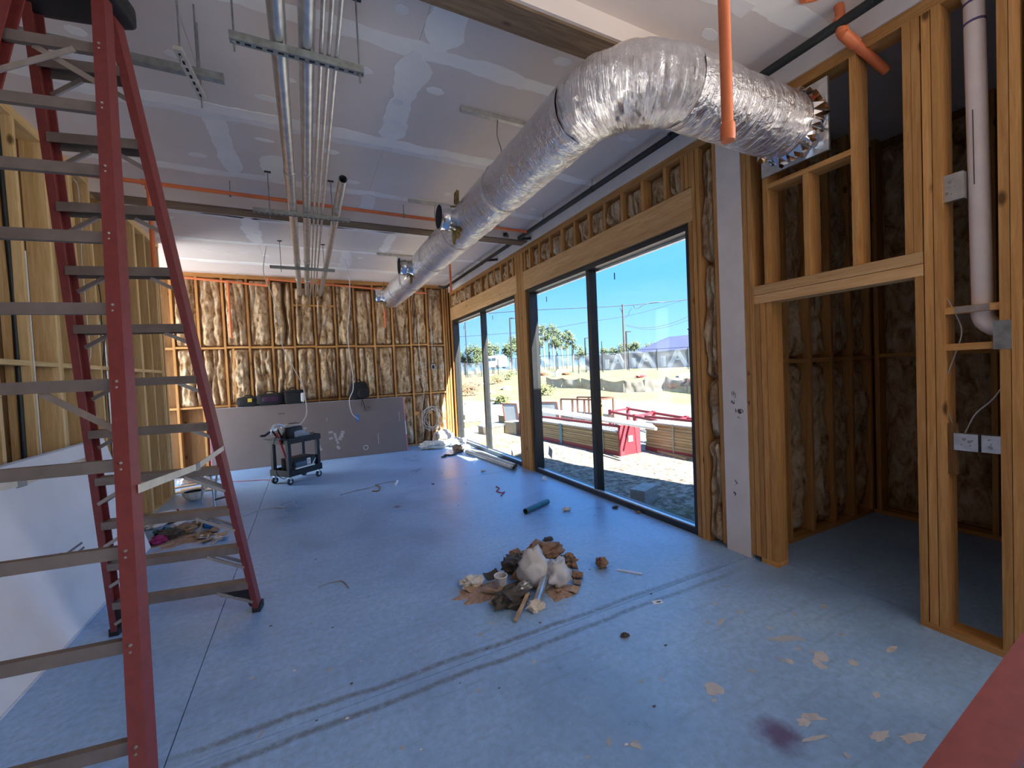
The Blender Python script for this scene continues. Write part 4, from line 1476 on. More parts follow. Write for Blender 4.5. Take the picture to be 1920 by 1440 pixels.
for o_, s_ in (('R', 1), ('L', -1)):
    p0, p2 = rp3('N' + o_, 1.30) + UL * (s_ * 0.024), rp3('F' + o_, 1.25) + UL * (s_ * 0.024)
    p1 = p0.lerp(p2, 0.55) + Vector((0, 0, -0.03))
    sp1 = MB().beam(p0, p1, 0.004, 0.030).build('spreader_bar', 'spreader_metal', lad)
    MB().beam(p1, p2, 0.004, 0.030).build('spreader_bar', 'spreader_metal', lad)
    MB().obox(p1, UL * 0.006, (p2 - p0).normalized() * 0.03, Vector((0, 0, 0.018))).build('hinge_plate', 'galv_dark', sp1)
tc_ = (rp3('FR', ZT) + rp3('FL', ZT) + rp3('NR', ZT) + rp3('NL', ZT)) / 4
MB().sbox(tc_ + Vector((0, 0, 0.03)), UL * 0.21, VL * 0.13, Vector((0, 0, 0.05)), 0.25).build('top_cap', 'black_plastic', lad, smooth=True)

# ---- folded red ladder lying on edge on two sawhorses beside the camera
P2 = at_depth(1866, 1372, 0.68)
d2 = Vector((1, 0.02, 0.10)).normalized()
lad2 = thing('step_ladder', 'folded red fibreglass ladder lying on edge across two sawhorses', 'ladder', (P2.x + 0.8, P2.y, P2.z - 0.5))
q0, q1 = P2 - d2 * 0.62, P2 + d2 * 1.75
n2 = Vector((0, 0.80, 0.60)).normalized()
s2 = d2.cross(n2).normalized()
for off, zz in ((0, 0), (-0.118, 0), (0, -0.44), (-0.118, -0.44)):
    o3 = Vector((0, off, zz))
    r_ = MB().sweep([(-0.034, 0.013), (0.034, 0.013), (0.034, -0.013), (0.027, -0.013), (0.027, 0.007), (-0.027, 0.007), (-0.027, -0.013), (-0.034, -0.013)], q0 + o3, q1 + o3, Vector((0, 1, 0)), Vector((0, 0, 1))).build('rail', 'fiberglass_red', lad2)
    MB().obox(q1 + o3 + d2 * 0.02, d2 * 0.04, Vector((0, 0.05, 0)), Vector((0, 0, 0.02))).build('rubber_foot', 'black_plastic', r_)
for k in range(8):
    c = q0.lerp(q1, (k + 0.5) / 8)
    MB().box((c.x - 0.035, c.y - 0.03, c.z - 0.43), (c.x + 0.035, c.y + 0.03, c.z - 0.008)).build('step', 'alu_brace', lad2)
    MB().box((c.x - 0.015, c.y - 0.13, c.z - 0.43), (c.x + 0.015, c.y - 0.105, c.z - 0.008)).build('crossbar', 'alu_brace', lad2)
MB().beam(P2 + Vector((0.03, -0.06, -0.005)), P2 + Vector((0.26, -0.055, 0.02)), 0.03, 0.006).build('spreader_bar', 'white_plastic', lad2)
for i, x in enumerate((q0.x + 0.12, q1.x - 0.25)):
    f = (x - q0.x) / (q1.x - q0.x)
    zt_ = q0.lerp(q1, f).z - 0.44 - 0.016
    c = Vector((x, P2.y - 0.06, 0))
    t = thing('sawhorse', ['low wooden sawhorse under the near end of the folded ladder', 'low wooden sawhorse under the far end of the folded ladder'][i], 'sawhorse', c)
    MB().box((x - 0.02, c.y - 0.30, zt_ - 0.09), (x + 0.02, c.y + 0.30, zt_)).build('top_beam', 'wood_scrap', t)
    for sx_ in (-1, 1):
        for sy_ in (-1, 1):
            MB().beam((x + 0.13 * sx_, c.y + 0.26 * sy_, 0.005), (x + 0.02 * sx_, c.y + 0.22 * sy_, zt_ - 0.03), 0.03, 0.06, (0, 1, 0)).build('leg', 'wood_scrap', t)

# ---- drywall sheets against the left wall
def sheet(label, group, b0, b1, lean, h, nrm, face, tape=None):
    """board standing on edge: bottom front edge b0-b1, leaning along -nrm"""
    b0, b1 = Vector(b0), Vector(b1)
    up = (Vector((0, 0, 1)) * math.sqrt(h * h - lean * lean) - nrm * lean)
    o_ = thing('drywall_sheet', label, 'drywall sheet', (b0 + b1) / 2, group)
    un = up.normalized()
    tn = (b1 - b0).cross(un).normalized()
    if tn.dot(nrm) > 0:
        tn = -tn
    MB().poly([b0, b1, b1 + up, b0 + up], tn * 0.0125).build('board', face, o_)
    e0 = b0 + up + un * 0.0006
    MB().poly([e0 - tn * 0.0, b1 + up + un * 0.0006, b1 + up + un * 0.0006 + tn * 0.0125, e0 + tn * 0.0125], un * 0.0008).build('top_edge', 'sheet_edge', o_)
    return o_, up, un, tn


nl = Vector((1, 0, 0))
fronts = None
for k in range(5):
    y0, y1 = (1.3, 5.12) if k < 3 else (1.75, 5.50)
    x = -1.487 - 0.0145 * k
    o_, up, un, tn = sheet('grey drywall sheet on edge in the stack leaning on the left stud wall' if k else 'front drywall sheet with a faint round stamp, leaning on the left stud wall', 'drywall sheets stacked on the left', (x, y0, 0.003), (x, y1, 0.003), 0.305, 1.22, nl, 'sheet_face')
    if k == 0:
        fr = o_
        c = Vector((x, 4.02, 0.003)) + un * 0.48 - tn * 0.0006
        MB().add([c + (Vector((0, 1, 0)) * math.cos(a) + un * math.sin(a)) * r_ for r_ in (0.055, 0.047) for a in np.linspace(0, 2 * math.pi, 24, False)],
                 [(i, (i + 1) % 24, 24 + (i + 1) % 24, 24 + i) for i in range(24)]).build('printed_stamp', 'sheet_face_back', fr)
        for q in range(2):
            MB().obox(c + Vector((0, 0.20, 0)) + un * (0.02 - 0.04 * q), Vector((0, 0.11, 0)), un * 0.008, tn * 0.0003).build('printed_stamp', 'sheet_face_back', fr)
# bottom edge strip of the front sheet in the pale edge colour
MB().box((-1.486, 1.3, 0.0), (-1.480, 5.1, 0.012)).build('bottom_edge', 'sheet_edge', fr)

# ---- drywall stack against the back wall
nb_ = Vector((0.0568, -0.998, 0))
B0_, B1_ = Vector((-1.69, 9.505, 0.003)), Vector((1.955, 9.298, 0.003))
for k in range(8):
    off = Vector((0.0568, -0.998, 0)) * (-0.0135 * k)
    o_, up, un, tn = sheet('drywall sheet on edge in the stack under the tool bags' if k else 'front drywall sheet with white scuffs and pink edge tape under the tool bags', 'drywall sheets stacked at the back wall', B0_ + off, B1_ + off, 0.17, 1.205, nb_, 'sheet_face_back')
    if k == 0:
        bfr, bup, bun, btn = o_, up, un, tn
bu = (B1_ - B0_).normalized()
for e_ in (B0_, B1_ - bu * 0.02):
    MB().poly([e_ - btn * 0.0008, e_ + bu * 0.02 - btn * 0.0008, e_ + bu * 0.02 + bup - btn * 0.0008, e_ + bup - btn * 0.0008], -btn * 0.0006).build('edge_tape', 'edge_tape', bfr)
MB().poly([B1_ - bu * 0.021 + bup * 0.3 - btn * 0.002, B1_ + bup * 0.3 - btn * 0.002, B1_ + bup * 0.55 - btn * 0.002, B1_ - bu * 0.021 + bup * 0.55 - btn * 0.002], -btn * 0.0004).build('edge_label', 'sheet_edge', bfr)
bpo = B0_ - btn * 0.001


def on_sheet(px, py, off=0.0012):
    d = ray(px, py)
    o_ = B0_ - btn * off
    t_ = (o_ - CAM).dot(btn) / d.dot(btn)
    return CAM + d * t_


def smear(px0, py0, px1, py1, wd, seed, mat='scuff_white'):
    a, b_ = on_sheet(px0, py0), on_sheet(px1, py1)
    d = b_ - a
    s_ = d.cross(btn).normalized() * wd / 2
    n_ = 8
    L1 = [a + d * (i / n_) + s_ * (0.75 + 0.7 * noise.noise(Vector((i * .9, seed, 0)))) for i in range(n_ + 1)]
    L2 = [a + d * (i / n_) - s_ * (0.75 + 0.7 * noise.noise(Vector((i * .9, seed, 5)))) for i in range(n_ + 1)]
    MB().poly(L1 + L2[::-1]).build('scuff', mat, bfr)


for i, q in enumerate(((616, 811, 624, 810, .06), (617, 823, 624, 821, .06), (627, 812, 634, 832, .06), (644, 808, 637, 825, .09), (632, 836, 637, 842, .07), (590, 826, 592, 836, .03), (597, 833, 603, 845, .05), (709, 812, 710, 832, .02), (748, 772, 749, 790, .015), (613, 783, 613, 790, .015))):
    smear(*q, i)
smear(522, 776, 534, 775, 0.02, 50, 'pencil_mark')
smear(690, 764, 694, 764, 0.02, 51, 'pencil_mark')
c = on_sheet(670, 783, 0.002)
MB().obox(c, bu * 0.024, bun * 0.075, btn * 0.0008).build('blue_tape', 'blue_tape', bfr)
# faint round stamp
c = on_sheet(686, 839)
MB().add([c + (bu * math.cos(a) + bun * math.sin(a)) * r_ for r_ in (0.05, 0.042) for a in np.linspace(0, 2 * math.pi, 24, False)], [(i, (i + 1) % 24, 24 + (i + 1) % 24, 24 + i) for i in range(24)]).build('printed_stamp', 'sheet_face', bfr)

# ---- bags on top of the back stack
ztop = (B0_ + bup).z + 0.004


def bag_at(px, dy=0.14):
    p = pl(px, 760, 'y', 9.60)
    f = (p.x - B0_.x) / (B1_.x - B0_.x)
    b_ = B0_.lerp(B1_, f) + bup + Vector((0, dy, 0))
    return Vector((p.x, b_.y, ztop))


p = bag_at(465, 0.07)
t = thing('tool_bag', 'small black tool bag with a yellow tag on the drywall stack', 'bag', p, 'bags on the drywall stack')
MB().sbox(p + Vector((0, 0, 0.095)), (0.20, 0, 0), (0, 0.10, 0), (0, 0, 0.095), 0.5, 1, 0.12).build('bag_body', 'black_cloth', t, smooth='all')
MB().box((p.x + 0.0, p.y - 0.108, p.z + 0.09), (p.x + 0.07, p.y - 0.098, p.z + 0.16)).build('yellow_tag', 'yellow_tag', t)
MB().tube(smooth_path([p + Vector((-0.1, 0, 0.17)), p + Vector((-0.04, -0.03, 0.215)), p + Vector((0.06, -0.03, 0.215)), p + Vector((0.1, 0, 0.17))], 4), 0.010, 6).build('handle', 'black_cloth', t)
p = bag_at(507, 0.07)
t = thing('tool_bag', 'black and purple tool bag beside the yellow-tagged one', 'bag', p, 'bags on the drywall stack')
MB().sbox(p + Vector((0, 0, 0.12)), (0.235, 0, 0), (0, 0.11, 0), (0, 0, 0.12), 0.5, 2, 0.12).build('bag_body', 'black_cloth', t, smooth='all')
MB().sbox(p + Vector((0.02, -0.10, 0.12)), (0.15, 0, 0), (0, 0.02, 0), (0, 0, 0.055), 0.5, 3, 0.1).build('front_pocket', 'purple_cloth', t, smooth='all')
MB().tube(smooth_path([p + Vector((-0.12, 0, 0.22)), p + Vector((-0.06, 0.0, 0.27)), p + Vector((0.08, 0.0, 0.265)), p + Vector((0.13, 0, 0.21))], 4), 0.010, 6).build('handle', 'black_cloth', t)
p = bag_at(553, 0.08)
t = thing('cooler_bag', 'upright black cooler bag with a carry handle on the drywall stack', 'bag', p, 'bags on the drywall stack')
MB().sbox(p + Vector((0, 0, 0.13)), (0.18, 0, 0), (0, 0.10, 0), (0, 0, 0.13), 0.28, 4, 0.04).build('bag_body', 'black_cloth', t, smooth='all')
MB().sbox(p + Vector((0, 0, 0.255)), (0.19, 0, 0), (0, 0.11, 0), (0, 0, 0.025), 0.35, 5, 0.05).build('lid', 'black_cloth', t, smooth='all')
MB().tube(smooth_path([p + Vector((-0.09, 0, 0.27)), p + Vector((-0.07, 0, 0.32)), p + Vector((0.02, 0, 0.325)), p + Vector((0.05, 0, 0.27))], 4), 0.010, 6).build('handle', 'black_cloth', t)
MB().sbox(p + Vector((0.15, -0.085, 0.12)), (0.035, 0, 0), (0, 0.03, 0), (0, 0, 0.10), 0.6, 6, 0.2).build('side_pouch', 'white_plastic', t, smooth='all')
p = bag_at(675, 0.09)
t = thing('backpack', 'black backpack with a dangling strap at the end of the drywall stack', 'backpack', p, 'bags on the drywall stack')
MB().sbox(p + Vector((0, 0, 0.19)), (0.19, 0, 0.02), (0, 0.11, 0), (0, 0, 0.19), 0.62, 7, 0.10).build('pack_body', 'black_cloth', t, smooth='all')
MB().sbox(p + Vector((0.08, -0.09, 0.14)), (0.12, 0, 0), (0, 0.04, 0), (0, 0, 0.11), 0.6, 8, 0.12).build('front_pocket', 'black_cloth', t, smooth='all')
MB().tube(smooth_path([p + Vector((-0.06, 0, 0.36)), p + Vector((-0.04, 0, 0.42)), p + Vector((0.03, 0, 0.42)), p + Vector((0.05, 0, 0.36))], 4), 0.010, 6).build('handle', 'black_cloth', t)
for dx, L_ in ((-0.02, -0.14), (0.04, -0.21), (0.05, -0.24)):
    MB().beam(p + Vector((0.04, -0.13, 0.02)), p + Vector((dx + 0.04, -0.145, L_)), 0.03, 0.006, (1, 0, 0)).build('strap', 'black_cloth', t)

# ---- tool cart
CO = Vector((-0.305, 7.53, 0))
cu_, cv_ = Vector((0.768, 0.64, 0)).normalized(), Vector((-0.64, 0.768, 0)).normalized()
zv = Vector((0, 0, 1))


def ct(a, b_, z):
    return CO + cu_ * a + cv_ * b_ + zv * z


cart = thing('utility_cart', 'black two-shelf utility cart on casters in front of the back stack', 'cart', ct(0.25, 0.17, 0))
A0, A1, C0, C1 = -0.05, 0.56, -0.04, 0.38
for nm, z0, z1 in (('lower_tray', 0.135, 0.235), ('upper_tray', 0.655, 0.745)):
    tr_ = MB().obox(ct((A0 + A1) / 2, (C0 + C1) / 2, z0 + 0.015), cu_ * ((A1 - A0) / 2), cv_ * ((C1 - C0) / 2), zv * 0.015).build(nm, 'black_plastic', cart)
    for (a, b_, la, lb) in (((A0 + A1) / 2, C0, (A1 - A0) / 2, 0.014), ((A0 + A1) / 2, C1, (A1 - A0) / 2, 0.014), (A0, (C0 + C1) / 2, 0.014, (C1 - C0) / 2 + 0.014), (A1, (C0 + C1) / 2, 0.014, (C1 - C0) / 2 + 0.014)):
        MB().obox(ct(a, b_, (z0 + z1) / 2), cu_ * la, cv_ * lb, zv * ((z1 - z0) / 2)).build('tray_rim', 'black_plastic', tr_)
    for a in (0.03, 0.06, 0.44, 0.47, 0.50):
        MB().obox(ct(a, C0 - 0.015, (z0 + z1) / 2), cu_ * 0.006, cv_ * 0.002, zv * 0.032).build('rim_slot', 'window_black', tr_)
for a, b_ in ((A0 + 0.03, C0 + 0.03), (A1 - 0.03, C0 + 0.03), (A0 + 0.03, C1 - 0.03), (A1 - 0.03, C1 - 0.03)):
    MB().obox(ct(a, b_, 0.445), cu_ * 0.028, cv_ * 0.028, zv * 0.215).build('leg', 'black_plastic', cart)
    w_ = MB().obox(ct(a, b_, 0.115), cu_ * 0.018, cv_ * 0.022, zv * 0.03).build('caster', 'galv', cart)
    c = ct(a, b_, 0.055)
    MB().tube([c - cv_ * 0.014, c + cv_ * 0.014], 0.053, 18).build('wheel', 'black_plastic', w_, smooth=True)
    MB().tube([c - cv_ * 0.016, c + cv_ * 0.016], 0.022, 12).build('hub', 'alu_strip', w_, smooth=True)
hp = [ct(A0, C0 + 0.02, 0.735), ct(A0 - 0.10, C0 + 0.02, 0.76), ct(A0 - 0.10, C1 - 0.02, 0.76), ct(A0, C1 - 0.02, 0.735)]
MB().tube(hp, 0.016, 8).build('handle', 'black_plastic', cart)

# things on the cart
c = ct(0.17, 0.14, 0.688)
t = thing('tool_case', 'grey-topped portable power case with a recessed handle on the cart', 'case', c)
MB().sbox(c + zv * 0.13, cu_ * 0.165, cv_ * 0.12, zv * 0.13, 0.55).build('case_body', 'black_plastic', t, smooth=True)
MB().sbox(c + zv * 0.20, cu_ * 0.15, cv_ * 0.10, zv * 0.08, 0.5).build('top_shell', 'grey_plastic', t, smooth=True)
MB().sbox(c + zv * 0.262 + cu_ * 0.02 - cv_ * 0.02, cu_ * 0.10, cv_ * 0.05, zv * 0.022, 0.5).build('handle_recess', 'black_plastic', t, smooth=True)
MB().sbox(c + zv * 0.10 - cv_ * 0.115 + cu_ * 0.06, cu_ * 0.11, cv_ * 0.02, zv * 0.06, 0.4).build('front_panel', 'grey_panel', t, smooth=True)
c = ct(0.40, 0.10, 0.688)
t = thing('power_tool', 'blue-grey power tool lying on the upper shelf of the cart', 'power tool', c)
MB().sbox(c + zv * 0.05, cu_ * 0.07, cv_ * 0.05, zv * 0.05, 0.6).build('motor_body', 'grey_panel', t, smooth=True)
MB().beam(c + zv * 0.06, c + zv * 0.15 - cu_ * 0.06, 0.04, 0.04).build('grip', 'grey_panel', t)
MB().tube([c + zv * 0.14 - cu_ * 0.05, c + zv * 0.17 + cu_ * 0.02], 0.016, 8).build('chuck', 'galv', t)
c = ct(0.50, 0.10, 0.688)
t = thing('carton', 'small tan carton at the end of the cart shelf', 'carton', c)
MB().obox(c + zv * 0.045, cu_ * 0.045, cv_ * 0.03, zv * 0.045).build('box_body', 'cardboard', t)
MB().obox(c + zv * 0.092 + cu_ * 0.02, cu_ * 0.03, cv_ * 0.03, zv * 0.003).build('flap', 'cream_box', t)
c = ct(0.27, 0.14, 0.167)
t = thing('microwave_oven', 'black microwave oven with a paper label on the lower shelf', 'microwave', c)
MB().obox(c + zv * 0.115, cu_ * 0.21, cv_ * 0.14, zv * 0.115).build('oven_body', 'black_plastic', t)
dr = MB().obox(c + zv * 0.115 - cv_ * 0.146 - cu_ * 0.05, cu_ * 0.155, cv_ * 0.006, zv * 0.108).build('oven_door', 'black_plastic', t)
MB().obox(c + zv * 0.10 - cv_ * 0.153 - cu_ * 0.07, cu_ * 0.10, cv_ * 0.0015, zv * 0.065).build('door_window', 'bld_glass', dr)
lb = MB().obox(c + zv * 0.125 - cv_ * 0.1535 + cu_ * 0.075, cu_ * 0.036, cv_ * 0.001, zv * 0.075).build('paper_label', 'bld_white', dr)
for q, w_ in ((0.04, 0.014), (0.02, 0.012), (-0.03, 0.02), (-0.045, 0.02)):
    MB().obox(c + zv * (0.125 + q) - cv_ * 0.155 + cu_ * 0.075, cu_ * w_, cv_ * 0.0006, zv * 0.005).build('label_print', 'pencil_mark', lb)
MB().obox(c + zv * 0.115 - cv_ * 0.146 + cu_ * 0.165, cu_ * 0.04, cv_ * 0.006, zv * 0.108).build('control_panel', 'window_black', t)
a, b_ = ct(0.05, C0 - 0.03, 0.252), ct(0.40, C0 - 0.03, 0.252)
tag(MB().beam(a, b_, 0.03, 0.02).build('white_tube', 'white_plastic'), 'white plastic strip along the rim of the lower cart shelf', 'strip')
mb = MB()
rs = random.Random(2)
pts = [ct(0.44 + 0.07 * math.cos(k * 0.8), 0.06 + 0.06 * math.sin(k * 0.8), 0.25 + 0.045 * abs(math.sin(k * 0.45))) for k in range(26)]
tag(mb.tube(smooth_path(pts, 3), 0.010, 6).build('cord_bundle', 'cable_black'), 'tangle of dark cords at the end of the lower cart shelf', 'cord')
a, b_ = ct(0.40, -0.02, 0.24), ct(0.56, 0.02, 0.36)
tag(MB().tube([a, a.lerp(b_, 0.5) + zv * 0.03, b_], 0.014, 8).build('cutter', 'alu_strip'), 'silver hand tool poking over the lower cart shelf', 'hand tool')
# conduit bender
a, b_ = ct(0.07, 0.06, 0.168), ct(-0.12, 0.10, 0.86)
t = thing('conduit_bender', 'red-handled conduit bender leaning up through the cart', 'bender', a)
MB().tube([a, b_], 0.016, 10).build('handle_bar', 'red_paint', t, smooth=True)
hd = b_ + zv * 0.03
pts = [hd + cu_ * (0.13 * math.cos(x_) + 0.02) + zv * (0.13 * math.sin(x_) - 0.04) for x_ in np.linspace(0.5, 3.3, 12)]
MB().tube(pts, [0.012] + [0.02] * 10 + [0.014], 8).build('bender_shoe', 'alu_strip', t, smooth=True)
MB().tube([hd - cu_ * 0.10, hd - cu_ * 0.20 - zv * 0.05, hd - cu_ * 0.27 - zv * 0.045], 0.018, 8).build('foot_pedal', 'black_plastic', t)
a, b_ = ct(-0.02, 0.16, 0.70), ct(-0.16, 0.16, 0.90)
t = thing('cable_cutter', 'black long-handled cutter propped at the cart handle', 'hand tool', a)
MB().tube([a, b_], 0.016, 8).build('handle_arm', 'black_plastic', t)
MB().tube([a + cu_ * 0.05, b_ + cu_ * 0.10], 0.014, 8).build('handle_arm', 'black_plastic', t)
MB().sbox(b_ + cu_ * 0.05, cu_ * 0.05, cv_ * 0.015, zv * 0.03, 0.5).build('cutter_head', 'galv', t)
pts = smooth_path([ct(-0.15, 0.05, 0.82), ct(-0.22, 0.05, 0.70), ct(-0.225, 0.05, 0.45), ct(-0.19, 0.05, 0.22), ct(-0.10, 0.03, 0.12), ct(-0.02, 0.02, 0.16)], 6)
tag(MB().tube(pts, 0.006, 6).build('loop_of_cord', 'cable_black', smooth=True), 'black power cord looping off the cart handle', 'cord')
pts = [fl(432, 903, 0.006), fl(460, 902, 0.006), fl(490, 900, 0.006), fl(520, 900, 0.006)]
tag(MB().tube(smooth_path(pts, 4), 0.006, 6).build('extension_cord', 'red_paint', smooth=True), 'dark red cord lying straight across the floor to the cart', 'cord')

# ---- hard hat, stool, papers on the left
c = fl(364, 938, 0)
t = thing('hard_hat', 'upturned white hard hat on the floor behind the ladder', 'hard hat', c)
MB().lathe([(0.0, 0.0), (0.05, 0.006), (0.09, 0.03), (0.125, 0.08), (0.14, 0.13), (0.165, 0.14), (0.165, 0.145), (0.133, 0.14), (0.118, 0.08), (0.085, 0.036), (0.0, 0.012)], c, 28).build('shell', 'hardhat', t, smooth=True)
MB().lathe([(0.112, 0.10), (0.118, 0.13), (0.108, 0.13), (0.104, 0.10)], c, 24).build('head_band', 'black_plastic', t, smooth=True)
for a in (0.3, 1.9):
    d = Vector((math.cos(a), math.sin(a), 0))
    MB().tube(smooth_path([c + d * 0.108 + zv * 0.11, c + zv * 0.06, c - d * 0.108 + zv * 0.11], 5), 0.012, 6).build('suspension_strap', 'black_plastic', t)
c0, c1 = fl(403, 951, 0), fl(429, 944, 0)
t = thing('step_stool', 'small bare-metal step frame on the floor behind the ladder', 'step stool', c0)
dv = c1 - c0
bk = Vector((-dv.y, dv.x, 0)).normalized() * 0.38
if bk.y < 0:
    bk = -bk
lg = []
for p in (c0, c1):
    MB().beam(p + zv * 0.002, p + bk * 0.12 + zv * 0.42, 0.028, 0.014, dv).build('leg', 'alu_strip', t)
    MB().beam(p + bk + zv * 0.002, p + bk * 0.75 + zv * 0.40, 0.028, 0.014, dv).build('leg', 'alu_strip', t)
for z in (0.10, 0.27):
    MB().beam(c0 + bk * 0.12 * z / 0.42 + zv * z, c1 + bk * 0.12 * z / 0.42 + zv * z, 0.05, 0.014).build('tread', 'black_plastic', t)
MB().obox((c0 + c1) / 2 + bk * 0.45 + zv * 0.425, dv * 0.55, bk * 0.36, zv * 0.010).build('top_board', 'galv_dark', t)
c = fl(366, 905, 0)
t = thing('paper_sack', 'torn white paper sack on the floor beside the left wall', 'paper sack', c)
MB().sbox(c + zv * 0.08, (0.22, 0.05, 0), (-0.03, 0.13, 0), (0, 0, 0.08), 0.6, 12, 0.45, 3).build('sack_body', 'white_board', t)
MB().sbox(c + Vector((0.05, -0.10, 0.05)), (0.12, 0, 0), (0, 0.06, 0), (0, 0, 0.05), 0.7, 13, 0.5, 3).build('torn_flap', 'wood_scrap', t)
for i, (px, py, L_, a) in enumerate(((350, 912, .5, .3), (372, 915, .45, .1), (388, 920, .6, -.1), (345, 922, .35, .5))):
    c = fl(px, py, 0)
    d = Vector((math.cos(a), math.sin(a), 0))
    tag(MB().beam(c - d * L_ / 2 + zv * 0.012, c + d * L_ / 2 + zv * 0.012, 0.09, 0.018).build('board_offcut', 'wood_scrap'), 'weathered board offcut beside the upturned hard hat', 'board', 'board offcuts by the hard hat')
c = fl(312, 962, 0.03)
t = thing('plastic_bottle', 'clear drinks bottle with a red cap beside the left wall plate', 'bottle', c)
d = Vector((0.8, 0.55, 0)).normalized()
MB().tube([c - d * 0.11, c - d * 0.10, c + d * 0.05, c + d * 0.09, c + d * 0.11], [0.022, 0.032, 0.032, 0.016, 0.013], 12).build('bottle_body', 'poly_bag', t, smooth=True)
MB().tube([c + d * 0.11, c + d * 0.13], 0.016, 10).build('cap', 'red_cloth', t)


# ---- debris
def crumple(name, label, cat, px, py, r_, mat, seed, sq=(1, 1, 0.6), amp=0.6, group=None, z=0.0, pos=None):
    c = Vector(pos) if pos is not None else fl(px, py, z)
    mb = MB().blob(c + zv * (r_ * sq[2] * 0.85), r_, seed, amp, 2.2, 3, sq)
    mb.v = [(x, y, max(q, c.z + 0.0008)) for x, y, q in mb.v]
    return tag(mb.build(name, mat, smooth='all' if mat == 'poly_bag' else False), label, cat, group)


def flake(c, sx_, sy_, a, tilt, mat, name, label, cat, group, seed=0):
    """curled scrap of card or board, a few millimetres thick"""
    d = Vector((math.cos(a), math.sin(a), 0))
    e_ = Vector((-math.sin(a), math.cos(a), 0))

    def fn(u, v):
        k = 0.25 * sx_ * (2 * u - 1) ** 2 * (0.5 + 0.5 * noise.noise(Vector((seed, v, 1))))
        return Vector(c) + d * ((u - 0.5) * sx_) + e_ * ((v - 0.5) * sy_) + zv * (0.003 + k + tilt * abs(v) * sy_)
    mb = MB().grid(fn, 5, 3)
    n0 = len(mb.v)
    top = [Vector(p) + zv * 0.004 for p in mb.v]
    f0 = list(mb.f)
    mb.v += [tuple(p) for p in top]
    mb.f += [tuple(i + n0 for i in f)[::-1] for f in f0]
    return tag(mb.build(name, mat), label, cat, group)


def stick(p0, p1, w_, h, mat, name, label, cat, group=None):
    return tag(MB().beam(p0, p1, w_, h).build(name, mat), label, cat, group)


def dust(name, label, c, rx, ry, seed, mat='sawdust', h=0.02, n_=26):
    c = Vector(c)

    def fn(u, v):
        a = 2 * math.pi * u
        r_ = v * (0.75 + 0.45 * noise.noise(Vector((math.cos(a) * 2, math.sin(a) * 2, seed))))
        z = h * (1 - v) ** 0.8 * (0.6 + 0.9 * abs(noise.noise(Vector((math.cos(a) * v * 5, math.sin(a) * v * 5, seed + 3)))))
        return c + Vector((rx * r_ * math.cos(a), ry * r_ * math.sin(a), max(0.0006, z)))
    o_ = tag(MB().grid(fn, n_, 9).build(name, mat), label, 'sawdust')
    o_['kind'] = 'stuff'
    return o_


# centre pile
GP = 'rubbish in the swept pile mid-floor'
dust('sawdust_heap', 'pinkish sawdust spread under the left side of the swept pile', fl(905, 1112), 0.26, 0.16, 1)
dust('sawdust_heap', 'pinkish sawdust in front of the white plastic in the pile', fl(1055, 1110), 0.17, 0.13, 5)
crumple('insulation_lump', 'long brown lump of glass wool at the back of the pile', 'insulation', 1020, 1047, 0.15, 'insul_brown', 3, (1.3, 0.7, 0.5), 0.7, GP)
crumple('insulation_lump', 'dark brown lump of glass wool left of the white plastic', 'insulation', 968, 1072, 0.10, 'paper_dark', 4, (1.2, 0.9, 0.75), 0.7, GP)
crumple('insulation_lump', 'small shaggy lump of glass wool behind the dark one', 'insulation', 968, 1050, 0.06, 'insul_brown', 5, (1.1, 0.9, 0.8), 0.8, GP)
crumple('insulation_lump', 'brown lump of glass wool at the window side of the pile', 'insulation', 1068, 1062, 0.07, 'insul_brown', 6, (1.0, 1.0, 0.8), 0.8, GP)
crumple('insulation_lump', 'yellowish tuft of glass wool at the left edge of the pile', 'insulation', 885, 1098, 0.075, 'insul_pale', 7, (1.2, 0.9, 0.55), 0.8, GP)
crumple('insulation_lump', 'pale tuft of glass wool at the mouth of the metal pipe', 'insulation', 1005, 1143, 0.055, 'insul_pale', 8, (1.1, 0.9, 0.6), 0.8, GP)
crumple('insulation_lump', 'grey-brown crumb of glass wool right of the plastic', 'insulation', 1080, 1084, 0.05, 'insul_brown', 9, (1.2, 0.8, 0.6), 0.8, GP)
crumple('plastic_bag', 'cloudy white plastic bag bulging on top of the pile', 'plastic bag', 1003, 1095, 0.135, 'poly_bag', 10, (1.0, 0.8, 1.05), 0.55, GP)
crumple('plastic_bag', 'clear crumpled plastic film beside the white bag', 'plastic bag', 1045, 1098, 0.125, 'poly_bag', 11, (0.9, 0.8, 0.85), 0.75, GP)
crumple('crumpled_paper', 'dark crumpled kraft paper at the front of the pile', 'paper', 957, 1136, 0.105, 'paper_dark', 12, (1.2, 0.9, 0.65), 0.8, GP)
crumple('crumpled_paper', 'brown twisted paper under the white bag', 'paper', 978, 1092, 0.075, 'paper_brown', 13, (1.1, 0.8, 0.9), 0.8, GP)
crumple('crumpled_paper', 'grey crumpled wrapper beside the paper cup', 'paper', 985, 1107, 0.06, 'cable_grey', 14, (1.3, 0.7, 0.7), 0.6, GP)
a, b_ = fl(1005, 1133, 0.032), fl(1020, 1090, 0.075)
b_ = a + (b_ - a).normalized() * 0.30
tag(MB().pipe(a, b_, 0.030, 0.003, 16).build('metal_pipe', 'galv', smooth=True), 'short shiny metal pipe poking out of the pile', 'pipe', GP)
stick(fl(966, 1165, 0.012), fl(990, 1112, 0.07), 0.022, 0.014, 'wood_scrap', 'wood_stick', 'pale stick pointing out of the front of the pile', 'stick', GP)
stick(fl(903, 1108, 0.03), fl(938, 1112, 0.02), 0.03, 0.012, 'paper_brown', 'wood_stick', 'short flat stick lying in the sawdust', 'stick', GP)
